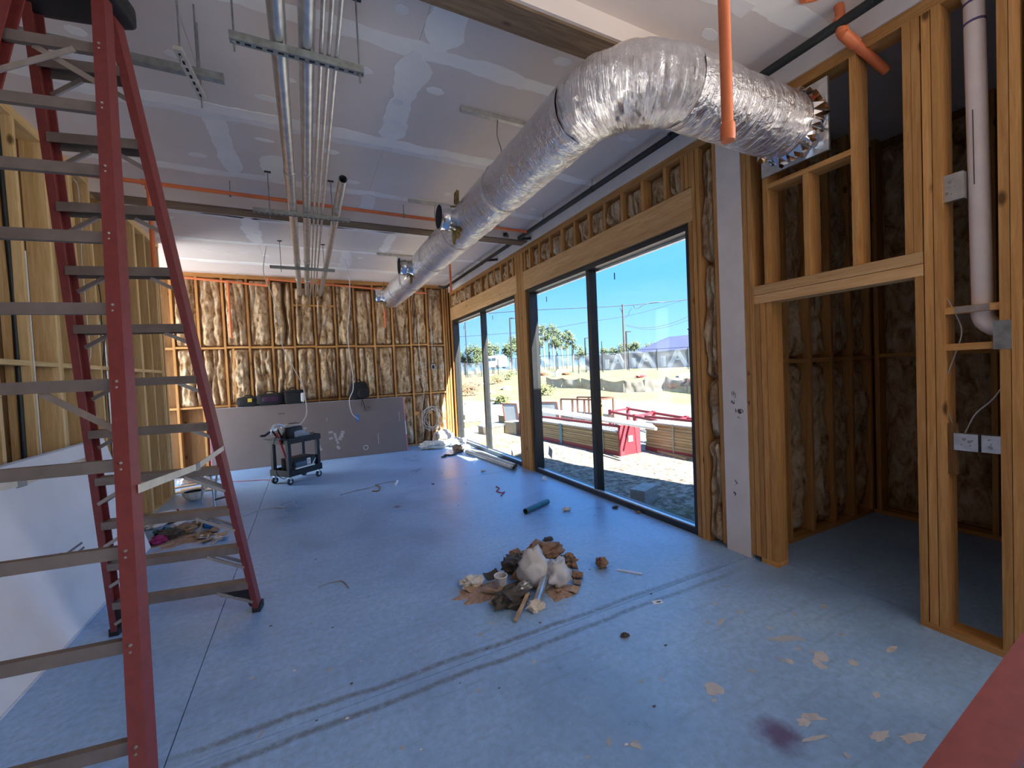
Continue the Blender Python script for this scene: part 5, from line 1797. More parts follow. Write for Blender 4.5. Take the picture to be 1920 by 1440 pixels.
stick(fl(920, 1133, 0.012), fl(942, 1100, 0.06), 0.035, 0.008, 'wood_scrap', 'wood_stick', 'pale slat standing against the paper cup', 'stick', GP)
c = fl(940, 1104, 0.0)
t = thing('paper_cup', 'squashed white paper cup in the pile', 'cup', c, GP)
MB().lathe([(0.0, 0.0), (0.035, 0.0), (0.05, 0.10), (0.047, 0.10), (0.032, 0.006), (0, 0.006)], c + zv * 0.002, 16).build('cup_wall', 'splatter', t, smooth=True)
MB().lathe([(0.05, 0.098), (0.054, 0.102), (0.05, 0.106), (0.046, 0.102)], c + zv * 0.002, 16).build('rim', 'white_plastic', t, smooth=True)
rs = random.Random(12)
for i in range(9):
    px = 985 + 9.5 * i + rs.uniform(-4, 4)
    crumple('wool_crumb', 'brown crumb of glass wool along the back of the swept pile', 'insulation', px, 1040 + abs(i - 4) * 3 + rs.uniform(-3, 3), rs.uniform(.03, .05), 'insul_brown' if i % 3 else 'wood_scrap', 200 + i, (1.2, 1, .8), 0.7, GP + ' crumbs')
rs = random.Random(11)
for i in range(16):
    px, py = rs.uniform(880, 1085), rs.uniform(1085, 1135)
    flake(fl(px, py), rs.uniform(.05, .12), rs.uniform(.03, .06), rs.uniform(0, 3), rs.uniform(0, .5), rs.choice(('paper_brown', 'wood_scrap', 'paper_dark', 'insul_pale')), 'card_scrap', 'curled scrap of brown card in the swept pile', 'scrap', GP + ' scraps', i)
flake(fl(922, 1085), 0.13, 0.06, 0.2, 0.6, 'paper_dark', 'card_scrap', 'dark folded card scrap at the back of the sawdust', 'scrap', None, 40)

# left pile behind the ladder
GL = 'rubbish pile behind the ladder'
dust('sawdust_heap', 'dirty sawdust under the rubbish pile behind the ladder', fl(345, 1010), 0.42, 0.26, 8, 'sawdust', 0.015)
for i, (px, py, r_, mat, lab) in enumerate(((290, 990, .10, 'white_board', 'crumpled white paper at the ladder rail in the pile'), (318, 980, .09, 'paper_dark', 'dark crumpled sack at the back of the rubbish pile'), (305, 1003, .07, 'teal_pipe', 'blue-grey crushed can in the rubbish pile'), (318, 1010, .10, 'paper_dark', 'black plastic lump at the front of the rubbish pile'), (345, 1000, .10, 'paper_brown', 'brown paper wad in the middle of the rubbish pile'), (297, 1020, .07, 'magenta', 'magenta rag at the front of the rubbish pile'), (375, 985, .07, 'paper_brown', 'small brown paper wad beside the blue cup'))):
    crumple('crumpled_wrapper', lab, 'rubbish', px, py, r_, mat, 60 + i, (1.2, .9, .6), 0.7, GL)
c0, c1 = fl(325, 988, 0.05), fl(350, 972, 0.06)
tag(MB().tube([c0, c0.lerp(c1, .7), c1], [0.035, 0.035, 0.014], 12).build('plastic_bottle', 'poly_bag', smooth=True), 'clear bottle lying on top of the rubbish pile', 'bottle', GL)
c0, c1 = fl(387, 984, 0.05), fl(407, 984, 0.05)
t = thing('blue_cup', 'dark blue tumbler lying at the end of the rubbish pile', 'cup', c0, GL)
MB().tube([c0, c1], [0.040, 0.047], 14).build('cup_wall', 'blue_tape', t, smooth=True)
MB().tube([c0 - (c1 - c0) * 0.06, c0], 0.043, 14).build('cup_base', 'black_plastic', t, smooth=True)
c = fl(378, 978, 0.05)
t = thing('tape_roll', 'roll of clear tape on the rubbish pile', 'tape roll', c, GL)
MB().lathe([(0.03, -0.02), (0.05, -0.02), (0.05, 0.02), (0.03, 0.02), (0.03, -0.02)], c, 16, 'y').build('roll', 'poly_bag', t, smooth=True)
MB().lathe([(0.028, -0.021), (0.031, -0.021), (0.031, 0.021), (0.028, 0.021)], c, 16, 'y').build('core', 'cardboard', t, smooth=True)
for i in range(14):
    px, py = rs.uniform(335, 425), rs.uniform(985, 1018)
    flake(fl(px, py), rs.uniform(.07, .17), rs.uniform(.04, .08), rs.uniform(0, 3), rs.uniform(0, .5), rs.choice(('paper_brown', 'wood_scrap', 'wood_scrap', 'white_board')), 'card_scrap', 'curled brown card scrap in the pile behind the ladder', 'scrap', GL + ' scraps', 70 + i)
for i, (a, b_) in enumerate((((340, 1015), (400, 1000)), ((365, 1018), (410, 1005)), ((280, 1030), (325, 1018)), ((282, 1038), (330, 1024)), ((370, 1003), (382, 975)), ((395, 1022), (412, 1008)))):
    stick(fl(*a, 0.012 + 0.01 * i), fl(*b_, 0.012 + 0.01 * i), 0.016, 0.008, 'wood_scrap', 'wood_stick', 'thin pale lath lying across the pile behind the ladder', 'stick', GL + ' laths')

# insulation heap in the window corner
GI = 'torn glass wool in the window corner'
crumple('insulation_lump', 'fluffy white mound of glass wool in the window corner', 'insulation', 832, 832, 0.24, 'insul_pale', 20, (1.2, 0.8, 0.75), 0.5, GI)
crumple('insulation_lump', 'long pale slab of torn glass wool on the floor by the corner', 'insulation', 815, 841, 0.24, 'insul_pale', 21, (1.5, 0.8, 0.42), 0.6, GI)
crumple('insulation_lump', 'pale torn glass wool against the window sill', 'insulation', 856, 836, 0.20, 'insul_pale', 22, (1.2, 1.0, 0.5), 0.6, GI)
crumple('insulation_lump', 'reddish-brown cube of glass wool at the end of the long pipes', 'insulation', 858, 847, 0.12, 'insul_brown', 23, (1.0, 1.0, 0.75), 0.5, GI)
crumple('insulation_lump', 'pale tuft of glass wool touching the long pipes', 'insulation', 872, 845, 0.11, 'insul_pale', 24, (1.2, 1.0, 0.6), 0.6, GI)
for i in range(10):
    px, py = 832 + 4.2 * i, 857 - 1.1 * i + rs.uniform(-2, 2)
    crumple('dark_crumb', 'dark crumb of rubbish in the streak beside the corner glass wool', 'rubbish', px, py, 0.035, 'paper_dark', 30 + i, (1.5, 1, .5), 0.7, 'dark crumbs by the corner')

# long pipes lying along the far window
for i, (a, b_, lab) in enumerate((((2.90, 8.15), (3.03, 6.20), 'long grey pipe on the floor along the far window, room side'), ((3.03, 8.45), (3.135, 6.33), 'long grey pipe on the floor along the far window, glass side'))):
    p0, p1 = Vector((*a, 0.036)), Vector((*b_, 0.036))
    t = thing('loose_pipe', lab, 'pipe', p0.lerp(p1, .5), 'long pipes along the far window')
    MB().pipe(p0, p1, 0.035, 0.003, 16).build('pipe_body', 'strut_light', t, smooth=True)
    MB().pipe(p1 + (p0 - p1).normalized() * 0.06, p1 + (p0 - p1).normalized() * 0.005, 0.0365, 0.002, 16).build('end_band', 'galv_dark', t, smooth=True)
a, b_ = fl(985, 959, 0.033), fl(1027, 940, 0.033)
t = thing('loose_pipe', 'short dark teal pipe lying loose on the floor before the near window', 'pipe', a)
MB().pipe(a, b_, 0.032, 0.004, 18).build('pipe_body', 'teal_pipe', t, smooth=True)
MB().pipe(a - (b_ - a) * 0.004, a + (b_ - a) * 0.03, 0.0328, 0.003, 18).build('cut_end', 'paper_dark', t, smooth=True)

# loose bits
crumple('foam_chunk', 'fuzzy tan chunk of glass wool alone on the floor', 'insulation', 1129, 1064, 0.052, 'insul_brown', 41, (1, 1, 0.9), 0.5)
c0, c1 = fl(1157, 1068, 0.004), fl(1204, 1076, 0.004)
stick(c0, c1, 0.025, 0.006, 'poly_bag', 'plastic_strip', 'clear plastic strip lying near the swept pile', 'strip')
c = fl(1233, 1129, 0)
t = thing('paper_tag', 'small white paper tag beside the saw cut', 'tag', c)
MB().obox(c + zv * 0.0015, Vector((0.035, -0.01, 0)), Vector((0.007, 0.02, 0)), zv * 0.001).build('paper', 'white_plastic', t)
MB().obox(c + zv * 0.0028 + Vector((0.005, -0.004, 0)), Vector((0.015, -0.004, 0)), Vector((0.002, 0.006, 0)), zv * 0.0004).build('print', 'pencil_mark', t)
tag(MB().tube(smooth_path([fl(x, y, 0.006) for x, y in ((930, 912), (936, 916), (931, 921), (942, 924), (946, 922), (939, 930))], 4), 0.007, 6).build('ribbon', 'red_cloth'), 'scrap of red ribbon on the floor', 'ribbon')
pts = [fl(x, y, 0.006) for x, y in ((638, 928), (668, 920), (695, 914), (705, 909), (728, 904), (745, 902))]
t = thing('wire_strip', 'bent strip of wire with a white end on the floor', 'wire', pts[2])
MB().tube(smooth_path(pts, 4), 0.006, 6).build('wire_body', 'cable_grey', t)
MB().tube([pts[-1], fl(740, 911, 0.01)], 0.018, 8).build('white_end', 'white_plastic', t)
MB().tube(smooth_path([fl(x, y, 0.008) for x, y in ((705, 909), (712, 913), (710, 920), (698, 921))], 4), 0.010, 6).build('red_loop', 'insul_brown', t)
tag(MB().tube(smooth_path([fl(x, y, 0.005) for x, y in ((597, 1101), (620, 1092), (643, 1090), (654, 1102))], 4), 0.005, 6).build('wire_scrap', 'cable_grey'), 'hooked wire scrap on the open floor', 'wire')
tag(MB().tube(smooth_path([fl(x, y, 0.005) for x, y in ((455, 968), (480, 958), (510, 952), (537, 953))], 4), 0.005, 6).build('wire_scrap', 'cable_grey'), 'long curved wire scrap near the ladder foot', 'wire')
c = fl(1021, 897, 0.03)
tag(MB().lathe([(0, -0.02), (0.03, -0.02), (0.033, 0.01), (0.03, 0.02), (0.012, 0.022), (0, 0.02)], c, 14, 'y').build('pipe_cap', 'white_plastic', smooth=True), 'white round cap lying at the near window sill', 'cap')
for i, (px, py, r_, mat, lab) in enumerate(((906, 884, .03, 'insul_pale', 'pale tuft on the floor off the long pipes'), (766 + 125, 862, .03, 'insul_pale', 'pale tuft beside the end of the long pipes'), (1063, 957, .04, 'insul_pale', 'pale tuft right of the teal pipe'), (1028, 1014, .04, 'paper_dark', 'reddish dark scrap behind the swept pile'), (1154, 953, .03, 'paper_dark', 'dark scrap at the near window sill'), (1197, 962, .025, 'insul_brown', 'tan crumb at the near window sill'), (1172, 1193, .02, 'paper_dark', 'dark crumb beyond the saw cut'), (812, 908, .015, 'paper_dark', 'tiny dark crumb mid-floor by the far window'))):
    crumple('floor_crumb', lab, 'debris', px, py, r_, mat, 80 + i, (1.4, 1, .5), 0.7)
rs = random.Random(21)
for i in range(46):
    px, py = rs.uniform(500, 1250), 890 + 520 * rs.random() ** 1.6
    p = fl(px, py)
    if p.x > 3.1 or p.x < -1.3:
        continue
    crumple('floor_speck', 'tiny pale flake on the open floor' if i % 2 else 'tiny dark flake on the open floor', 'debris', 0, 0, rs.uniform(.003, .0065), 'white_board' if i % 2 else 'paper_dark', 100 + i, (1.5, 1, .4), 0.6, 'pale flakes on the floor' if i % 2 else 'dark flakes on the floor', pos=p)


# dried splashes on the slab
def splash(px, py, rx, ry, ang, seed, mat='splatter', stretch=0.55):
    c = fl(px, py, 0)
    n_ = 26
    d = Vector((math.cos(ang), math.sin(ang), 0))
    e_ = Vector((-math.sin(ang), math.cos(ang), 0))
    pts = []
    for i in range(n_):
        a = 2 * math.pi * i / n_
        v = Vector((math.cos(a), math.sin(a), 0))
        r_ = 1 + stretch * noise.noise(v * 1.7 + Vector((seed * 3.3, 0, 0))) + 0.5 * stretch * noise.noise(v * 4.5 + Vector((seed, 5, 0)))
        pts.append(c + d * (rx * r_ * v.x) + e_ * (ry * r_ * v.y) + zv * 0.0007)
    dz_ = zv * (0.00011 * (int(seed) % 9))
    pts = [p + dz_ for p in pts]
    MB().add([c + zv * 0.0007 + dz_] + pts, [(0, 1 + i, 1 + (i + 1) % n_) for i in range(n_)]).build('paint_splash', mat, floor)


for i, q in enumerate(((1478, 1197, .12, .025, -.5), (1540, 1232, .05, .035, .2), (1535, 1245, .04, .03, 1), (1497, 1216, .018, .012, 0), (1523, 1222, .02, .01, 0), (1340, 1293, .045, .04, 0), (1388, 1148, .02, .012, 0), (1352, 1166, .05, .012, .3), (1327, 1167, .012, .012, 0), (1545, 1137, .03, .015, .5), (1643, 1302, .025, .014, .2), (1480, 1240, .02, .02, 0), (1577, 1190, .02, .012, -.4), (1525, 1345, .05, .018, -.6), (1505, 1353, .03, .02, 0), (1530, 1384, .07, .01, -.3), (1589, 1417, .014, .012, 0), (1712, 1385, .07, .02, -.3), (1650, 1380, .05, .02, -.2), (1340, 1132, .02, .012, .3), (1363, 1100, .025, .01, 0), (1672, 1217, .045, .015, 0), (1600, 1243, .03, .02, .4))):
    splash(*q, i, 'splatter' if i % 4 else 'splatter_faint')
for i in range(22):
    splash(rs.uniform(420, 1500), rs.uniform(1150, 1430), rs.uniform(.008, .03), rs.uniform(.006, .015), rs.uniform(0, 3), 60 + i, 'splatter_faint' if i % 3 else 'splatter')

# ================================================================== OUTSIDE
def hgt(x, y):
    w_ = 0.9 * x + 0.436 * y
    s_ = min(1, max(0, (w_ - 18) / 23))
    s_ = s_ * s_ * (3 - 2 * s_)
    b_ = 0.25 * noise.noise(Vector((x * 0.12, y * 0.12, 0))) * min(1, max(0, (w_ - 18) / 8)) + 0.012 * noise.noise(Vector((x * 2.2, y * 2.2, 5)))
    far = max(0, w_ - 46) * 0.012
    return G + 1.25 * s_ + b_ + far


def gnd(px, py):
    d = ray(px, py)
    t_ = 2.0
    while t_ < 400:
        p = CAM + d * t_
        if p.z < hgt(p.x, p.y):
            return Vector((p.x, p.y, hgt(p.x, p.y)))
        t_ += 0.05 if t_ < 60 else 0.5
    return CAM + d * 100


def on_ground(px, depth):
    """point on the terrain seen in column px at the given camera depth"""
    best = None
    py = 690
    p = at_depth(px, py, depth)
    return Vector((p.x, p.y, hgt(p.x, p.y)))


mb = MB()
gxs = np.concatenate([np.linspace(3.43, 12, 30), np.linspace(12.6, 45, 44), np.linspace(47, 260, 32)])
gys = np.concatenate([np.linspace(2.37, 16, 34), np.linspace(17, 70, 42), np.linspace(74, 330, 30)])
vs = [(x, y, hgt(x, y)) for y in gys for x in gxs]
nx = len(gxs)
mb.add(vs, [(j * nx + i, j * nx + i + 1, (j + 1) * nx + i + 1, (j + 1) * nx + i) for j in range(len(gys) - 1) for i in range(nx - 1)])
ground = struct(mb.build('ground_gravel', 'ground_mix', smooth='all', origin=(0, 0, 0)))
struct(MB().box((5.56, 0.62, G - 0.1), (120, 2.37, G)).box((3.42, -80, G - 0.1), (120, 0.62, G)).build('ground_side_yard', 'ground_mix', origin=(0, 0, 0)))
struct(MB().box((-60, -2.76, G - 0.1), (-3.51, 60, G)).build('ground_back_yard', 'ground_mix', origin=(0, 0, 0)))
struct(MB().box((-60, -80, G - 0.1), (3.41, -2.76, G)).build('ground_front_yard', 'ground_mix', origin=(0, 0, 0)))


def leaf_cloud(mb, c, rad, n_, size, seed, shell=0.35):
    rs = random.Random(seed)
    c = Vector(c)
    for _ in range(n_):
        v = Vector((rs.gauss(0, 1), rs.gauss(0, 1), rs.gauss(0, 1))).normalized()
        k = (shell + (1 - shell) * rs.random()) * (0.8 + 0.35 * noise.noise(v * 2.3 + Vector((seed, 0, 0))))
        p = c + Vector((v.x * rad[0], v.y * rad[1], v.z * rad[2])) * k
        a = Vector((rs.uniform(-1, 1), rs.uniform(-1, 1), rs.uniform(-1, 1))).normalized() * size * rs.uniform(0.6, 1.3)
        b_ = a.orthogonal().normalized() * size * rs.uniform(0.4, 0.9)
        mb.add([p - a, p + b_, p + a, p - b_], [(0, 1, 2, 3)])
    return mb


def tree(label, px, depth, top_py, width_px, seed, kind='round', leaf='leaf_a', name='tree'):
    base = on_ground(px, depth)
    top = at_depth(px, top_py, depth).z
    H = top - base.z
    R_ = width_px / FPX * depth / 2
    t = thing(name, label, 'tree', base, 'trees beyond the fence')
    rs = random.Random(seed)
    if kind == 'pine':
        MB().tube([base + Vector((0, 0, -0.3)), base + Vector((rs.uniform(-.4, .4), rs.uniform(-.4, .4), H * 0.6)), base + Vector((0, 0, H * 0.93))], [0.26, 0.2, 0.1], 7).build('trunk', 'bark', t)
        mb = MB()
        for q in range(7):
            cc = base + Vector((rs.uniform(-.6, .6) * R_, rs.uniform(-.6, .6) * R_, H * (0.55 + 0.40 * q / 6)))
            leaf_cloud(mb, cc, (R_ * rs.uniform(.55, 1.0), R_ * rs.uniform(.55, 1.0), H * 0.10), 170, 0.03 * R_ + 0.15, seed + q, 0.1)
        mb.build('crown', leaf, t)
    else:
        MB().tube([base + Vector((0, 0, -0.3)), base + Vector((0, 0, H * 0.6))], [0.35, 0.16], 7).build('trunk', 'bark', t)
        mb = MB()
        for q in range(7):
            cc = base + Vector((rs.uniform(-.55, .55) * R_, rs.uniform(-.55, .55) * R_, H * rs.uniform(0.38, 0.78)))
            leaf_cloud(mb, cc, (R_ * 0.55, R_ * 0.55, H * 0.22), 240, 0.03 * R_ + 0.13, seed + q * 3, 0.2)
        mb.build('crown', leaf, t)
    return t


tree('low dark green tree at the end of the tree line behind the fence', 872, 95, 648, 34, 1)
tree('rounded green tree behind the white van', 893, 92, 634, 44, 2, leaf='leaf_b')
tree('broad pale green tree left of the built-up window post', 925, 96, 628, 46, 3, leaf='leaf_b')
tree('tall pale green tree behind the lamp with a bent arm', 958, 90, 616, 52, 4)
pines = [(1006, 612, 24), (1014, 609, 26), (1022, 610, 26), (1031, 607, 28), (1039, 611, 28), (1046, 616, 24), (1056, 620, 26), (1064, 618, 22), (1075, 621, 22)]
for i, (px, ty, wpx) in enumerate(pines):
    tree(['slender pine with a bare trunk in the tall stand behind the fence', 'slender pine standing at the thin end of the pine stand'][i > 6], px, 118 + (i * 7) % 13, ty, wpx, 30 + i, 'pine', 'leaf_a' if i % 2 else 'leaf_b', 'pine_tree')
for i, (px, ty, wpx, dp) in enumerate(((1088, 641, 34, 140), (1150, 644, 40, 130), (1168, 637, 30, 128), (1190, 634, 44, 130), (1228, 632, 46, 128), (1136, 647, 30, 135))):
    tree('low far tree peeking over the fence near the grey roof' if i else 'low far tree between the pines and the mullion', px, dp, ty, wpx, 60 + i, 'round', 'leaf_b', 'far_tree')

# fence on the bank
FA, FB = Vector((34.0, 28.9, 0)), Vector((19.8, 58.2, 0))
fd = (FB - FA).normalized()
fence = thing('site_fence', 'long site fence covered in pale grey mesh on the grassy bank', 'fence', (FA + FB) / 2)
st = FA - fd * 9
npan = 19
posts = [st + fd * (3.05 * k) for k in range(npan + 1)]
for k, p in enumerate(posts):
    z = hgt(p.x, p.y)
    posts[k] = Vector((p.x, p.y, z))
    MB().tube([(p.x, p.y, z - 0.3), (p.x, p.y, z + 2.25)], 0.04, 6).build('fence_post', 'pole_dark', fence)
perp = Vector((fd.y, -fd.x, 0))
for k in range(npan):
    a, b_ = posts[k], posts[k + 1]

    def fn(u, v, a=a, b_=b_, k=k):
        p = a.lerp(b_, u)
        fold = 0.10 * noise.noise(Vector((u * 3 + v * 2, v * 3 - u, k * 3.7))) + 0.05 * math.sin(9 * (u + v * (1 if k % 2 else -1)))
        sag = -0.10 * math.sin(math.pi * u) * v
        return p + perp * (fold * math.sin(math.pi * u)) + Vector((0, 0, 0.05 + 2.1 * v + sag))
    MB().grid(fn, 12, 8).build('mesh_panel', 'fence_fabric', fence, smooth='all')
    MB().tube([a + Vector((0, 0, 2.22)), b_ + Vector((0, 0, 2.22))], 0.025, 5).build('top_rail', 'pole_dark', fence)

# silt fence below it
sp_ = [gnd(px, py) for px, py in ((1325, 740), (1290, 737), (1250, 733), (1210, 735), (1170, 736), (1130, 731), (1090, 728), (1055, 727), (1025, 724))]
sf = thing('silt_fence', 'sagging dark silt fence at the foot of the bank', 'fence', sp_[4])
for k, p in enumerate(sp_):
    MB().tube([p + Vector((0, 0, -0.2)), p + Vector((0, 0, 0.95))], 0.03, 5).build('stake', 'bark', sf)
for k in range(len(sp_) - 1):
    a, b_ = sp_[k], sp_[k + 1]
    ha = 0.85 if k < 3 else 0.75

    def fn(u, v, a=a, b_=b_, k=k, ha=ha):
        p = a.lerp(b_, u)
        return p + Vector((0.2 * noise.noise(Vector((u * 4, v * 2, k * 2.1))), 0.1 * noise.noise(Vector((u * 5, v * 2, k))), ha * v * (1 - 0.22 * math.sin(math.pi * u))))
    MB().grid(fn, 10, 5).build('fabric_strip', 'silt_fabric', sf, smooth='all')

# building with white gables
B0, B1 = on_ground(1100, 66), on_ground(1345, 50)
bd = Vector((B1.x - B0.x, B1.y - B0.y, 0)).normalized()
bn = Vector((bd.y, -bd.x, 0))
if bn.dot(Vector((1, 1, 0))) < 0:
    bn = -bn
bl = (Vector((B1.x, B1.y, 0)) - Vector((B0.x, B0.y, 0))).length
zb, zt, zr = 1.1, 3.55, 5.6
bld = thing('low_building', 'low grey building with a slate-blue roof and white gables behind the fence', 'building', (B0.x, B0.y, zb))
o0 = Vector((B0.x, B0.y, 0))
MB().poly([o0 + Vector((0, 0, zb - .5)), o0 + bd * bl + Vector((0, 0, zb - .5)), o0 + bd * bl + Vector((0, 0, zt)), o0 + Vector((0, 0, zt))], bn * 9).build('wall', 'bld_wall', bld)
r0 = 0.42
MB().add([o0 + bd * (bl * r0) - bn * 0.5 + Vector((0, 0, zt - .1)), o0 + bd * (bl + 1) - bn * 0.5 + Vector((0, 0, zt - .1)), o0 + bd * (bl + 1) + bn * 4.5 + Vector((0, 0, zr)), o0 + bd * (bl * r0 + 3) + bn * 4.5 + Vector((0, 0, zr)),
          o0 + bd * (bl + 1) + bn * 9.5 + Vector((0, 0, zt - .1)), o0 + bd * (bl * r0) + bn * 9.5 + Vector((0, 0, zt - .1))],
         [(0, 1, 2, 3), (3, 2, 4, 5), (0, 3, 5), (1, 4, 2), (0, 5, 4, 1)]).build('roof', 'roof_blue', bld)
for px in (1160, 1213, 1272):
    # where this column meets the wall plane
    d = ray(px, 670)
    tt = ((o0 - CAM).x * bn.x + (o0 - CAM).y * bn.y) / (d.x * bn.x + d.y * bn.y)
    c = CAM + d * tt
    c = Vector((c.x, c.y, 0)) - bn * 0.12
    g_ = thing if False else None
    for s_ in (-1, 1):
        MB().beam(c + bd * (s_ * 1.25) + Vector((0, 0, zb + 0.15)), c + Vector((0, 0, zt - 0.15)), 0.55, 0.2, bn).build('gable_slope', 'bld_white', bld)
    MB().obox(c + Vector((0, 0, zb + 1.2)), bd * 0.55, Vector((0, 0, 0.09)), bn * 0.1).build('gable_bar', 'bld_white', bld)
    MB().obox(c + bd * 2.0 + bn * 0.08 + Vector((0, 0, zb + 1.0)), bd * 0.5, Vector((0, 0, 0.6)), bn * 0.05).build('window', 'bld_glass', bld)
    MB().obox(c - bd * 2.1 + bn * 0.08 + Vector((0, 0, zb + 1.0)), bd * 0.35, Vector((0, 0, 0.7)), bn * 0.05).build('window', 'bld_white', bld)

# van
v0 = at_depth(928, 676, 70)
van = thing('van', 'white van parked behind the fence', 'van', v0 - Vector((0, 0, 1.2)))
vd, vn = fd, perp
MB().obox(v0 + Vector((0, 0, -0.25)), vd * 1.9, vn * 0.9, Vector((0, 0, 0.85))).build('body', 'bld_white', van)
MB().obox(v0 + Vector((0, 0, 0.68)) + vd * 0.2, vd * 1.6, vn * 0.8, Vector((0, 0, 0.12))).build('roof_panel', 'bld_white', van)
for s_ in (-1, 1):
    for q in (-0.85, 0.15):
        MB().obox(v0 + Vector((0, 0, 0.18)) + vd * (q + 0.35) + vn * (0.9 * s_), vd * 0.42, vn * 0.02, Vector((0, 0, 0.22))).build('side_window', 'bld_glass', van)
    for q in (-1.2, 1.2):
        c = v0 + vd * q + vn * (0.8 * s_) - Vector((0, 0, 1.1))
        MB().tube([c - vn * 0.1, c + vn * 0.1], 0.33, 12).build('wheel', 'black_plastic', van)

# utility pole and lines, lamp posts
pp = on_ground(1172, 57)
pole = thing('utility_pole', 'wooden utility pole with hanging wire loops behind the fence', 'pole', pp)
ptop = at_depth(1172, 571, 57)
MB().tube([pp - Vector((0, 0, 0.3)), Vector((pp.x, pp.y, ptop.z))], [0.17, 0.12], 8).build('pole_shaft', 'pole_wood', pole)
for q, (dx, dz) in enumerate(((-0.45, -1.0), (0.45, -1.0))):
    a = Vector((pp.x, pp.y, ptop.z - 0.9))
    b_ = at_depth(1172 + (-6 if q == 0 else 8), 584, 57)
    MB().tube(smooth_path([at_depth(1172 + (-10 if q == 0 else 13), 578, 57), b_, at_depth(1172 + (-5 if q == 0 else 6), 592, 57), Vector((pp.x, pp.y, at_depth(1172, 597, 57).z))], 4), 0.03, 5).build('drop_wire', 'wire', pole)
for i, (px, top_, arm, dp) in enumerate(((1176.5, 622, 6, 50), (1099, 634, 3, 62), (1294.5, 617, -5, 50), (876, 598, 0, 62), (960, 597, 7, 58), (1074, 634, 0, 64), (1130, 640, 0, 62))):
    b_ = on_ground(px, dp)
    tz = at_depth(px, top_, dp).z
    lab = ['dark lamp post right beside the wooden utility pole', 'dark lamp post just left of the mullion of the near window', 'dark lamp post at the grey-roofed building', 'tall dark mast in front of the trees in the far window', 'dark lamp post with a bent arm at the window post', 'slim dark post below the pines', 'slim dark post beside the near window mullion'][i]
    t = thing('lamp_post', lab, 'lamp post', b_, 'lamp posts along the fence')
    MB().tube([b_, (b_.x, b_.y, tz)], 0.11 if arm else 0.07, 6).build('post_shaft', 'pole_dark', t)
    if arm:
        e_ = at_depth(px + arm, top_, dp)
        MB().beam((b_.x, b_.y, tz), (e_.x, e_.y, tz), 0.18, 0.12).build('lamp_arm', 'pole_dark', t)
for i, (lab, px, dp, r_) in enumerate((
        ('thick power line running over the top of the utility pole', [(560, 603), (840, 592), (1000, 581.5), (1100, 577), (1172, 573), (1235, 567), (1300, 561), (1500, 540)], 57, 0.045),
        ('thin power line dropping away past the pole', [(840, 633), (1000, 621), (1050, 613), (1100, 604), (1172, 593), (1240, 576), (1300, 556)], 62, 0.03),
        ('slack power line sagging from the pole toward the grey roof', [(1174, 609), (1200, 614), (1230, 613), (1265, 604), (1300, 589)], 57, 0.03),
        ('lowest slack power line sagging from the pole', [(1174, 611), (1200, 616.5), (1230, 617), (1265, 609), (1300, 596)], 57, 0.025))):
    pts = smooth_path([at_depth(a, b_, dp) for a, b_ in px], 5)
    tag(MB().tube(pts, r_, 5).build('power_line', 'wire'), lab, 'power line', 'power lines')
tag(MB().tube(smooth_path([at_depth(a, b_, 56.8) for a, b_ in ((1188, 572), (1191, 578), (1198, 577), (1206, 572), (1225, 567), (1250, 567))], 5), 0.05, 5).build('cable_loop', 'wire'), 'loop of spare cable on the power line right of the pole', 'cable')

# ---- bundles of boards with red steel ends
def bundle(label, o, u, L_, wd, ht, layers, tarp, ends, name='board_bundle'):
    o = Vector(o)
    u = Vector(u).normalized()
    v_ = Vector((u.y, -u.x, 0))
    if v_.x < 0:
        v_ = -v_
    z = Vector((0, 0, 1))
    t = thing(name, label, 'building materials', o, 'bundles of boards on red steel skids')
    for s_ in (0.03, wd - 0.03):
        MB().obox(o + u * (L_ / 2) + v_ * s_ + z * 0.045, u * (L_ / 2), v_ * 0.03, z * 0.045).build('skid_rail', 'ext_red_dark', t)
    lh = (ht - 0.12) / layers
    for k in range(layers):
        MB().obox(o + u * (L_ / 2) + v_ * (wd / 2) + z * (0.09 + lh * (k + 0.5)), u * (L_ / 2 - 0.02 - 0.01 * (k % 2)), v_ * (wd / 2 - 0.008 * (k % 3)), z * (lh / 2 - 0.003)).build('board_layer', 'board_tan', t)
    if tarp:
        MB().obox(o + u * (L_ / 2) + v_ * (wd / 2) + z * (ht - 0.02), u * (L_ / 2 - 0.05), v_ * (wd / 2 + 0.01), z * 0.012).build('tarp', 'tarp', t)
    MB().obox(o + u * (L_ / 2) + v_ * 0.02 + z * (ht + 0.10), u * (L_ / 2), v_ * 0.02, z * 0.025).build('top_rail', 'ext_red_dark', t)
    for e_ in ends:
        c = o + u * (L_ * e_) + v_ * (wd / 2) + z * ((ht + 0.12) / 2)
        pnl = MB().obox(c, u * 0.02, v_ * (wd / 2 + 0.01), z * ((ht + 0.12) / 2)).build('end_panel', 'ext_red_dark', t)
        sg = -1 if e_ == 0 else 1
        for s_ in (-1, 1):
            f0 = c + u * (0.021 * sg) + v_ * (s_ * wd / 2)
            f1 = c + u * (0.021 * sg) + v_ * (s_ * wd * 0.22)
            hh = (ht + 0.12) / 2
            MB().poly([f0 - z * hh, f0 + z * hh, f1 + z * hh, f0 * 0.35 + f1 * 0.65 - z * hh], u * (0.012 * sg)).build('end_flange', 'ext_red', pnl)
        MB().obox(c + u * (0.036 * sg) + z * 0.02, u * 0.002, v_ * 0.06, z * 0.06).build('shipping_label', 'bld_white', pnl)
    for f in (0.12, 0.5, 0.8):
        c = o + u * (L_ * f)
        m_ = 'strap_green' if f != 0.5 else 'strap_blue'
        w_ = 0.012 if f != 0.5 else 0.05
        MB().obox(c - v_ * 0.012 + z * (ht / 2), u * w_, v_ * 0.003, z * (ht / 2)).build('strap', m_, t)
    return t


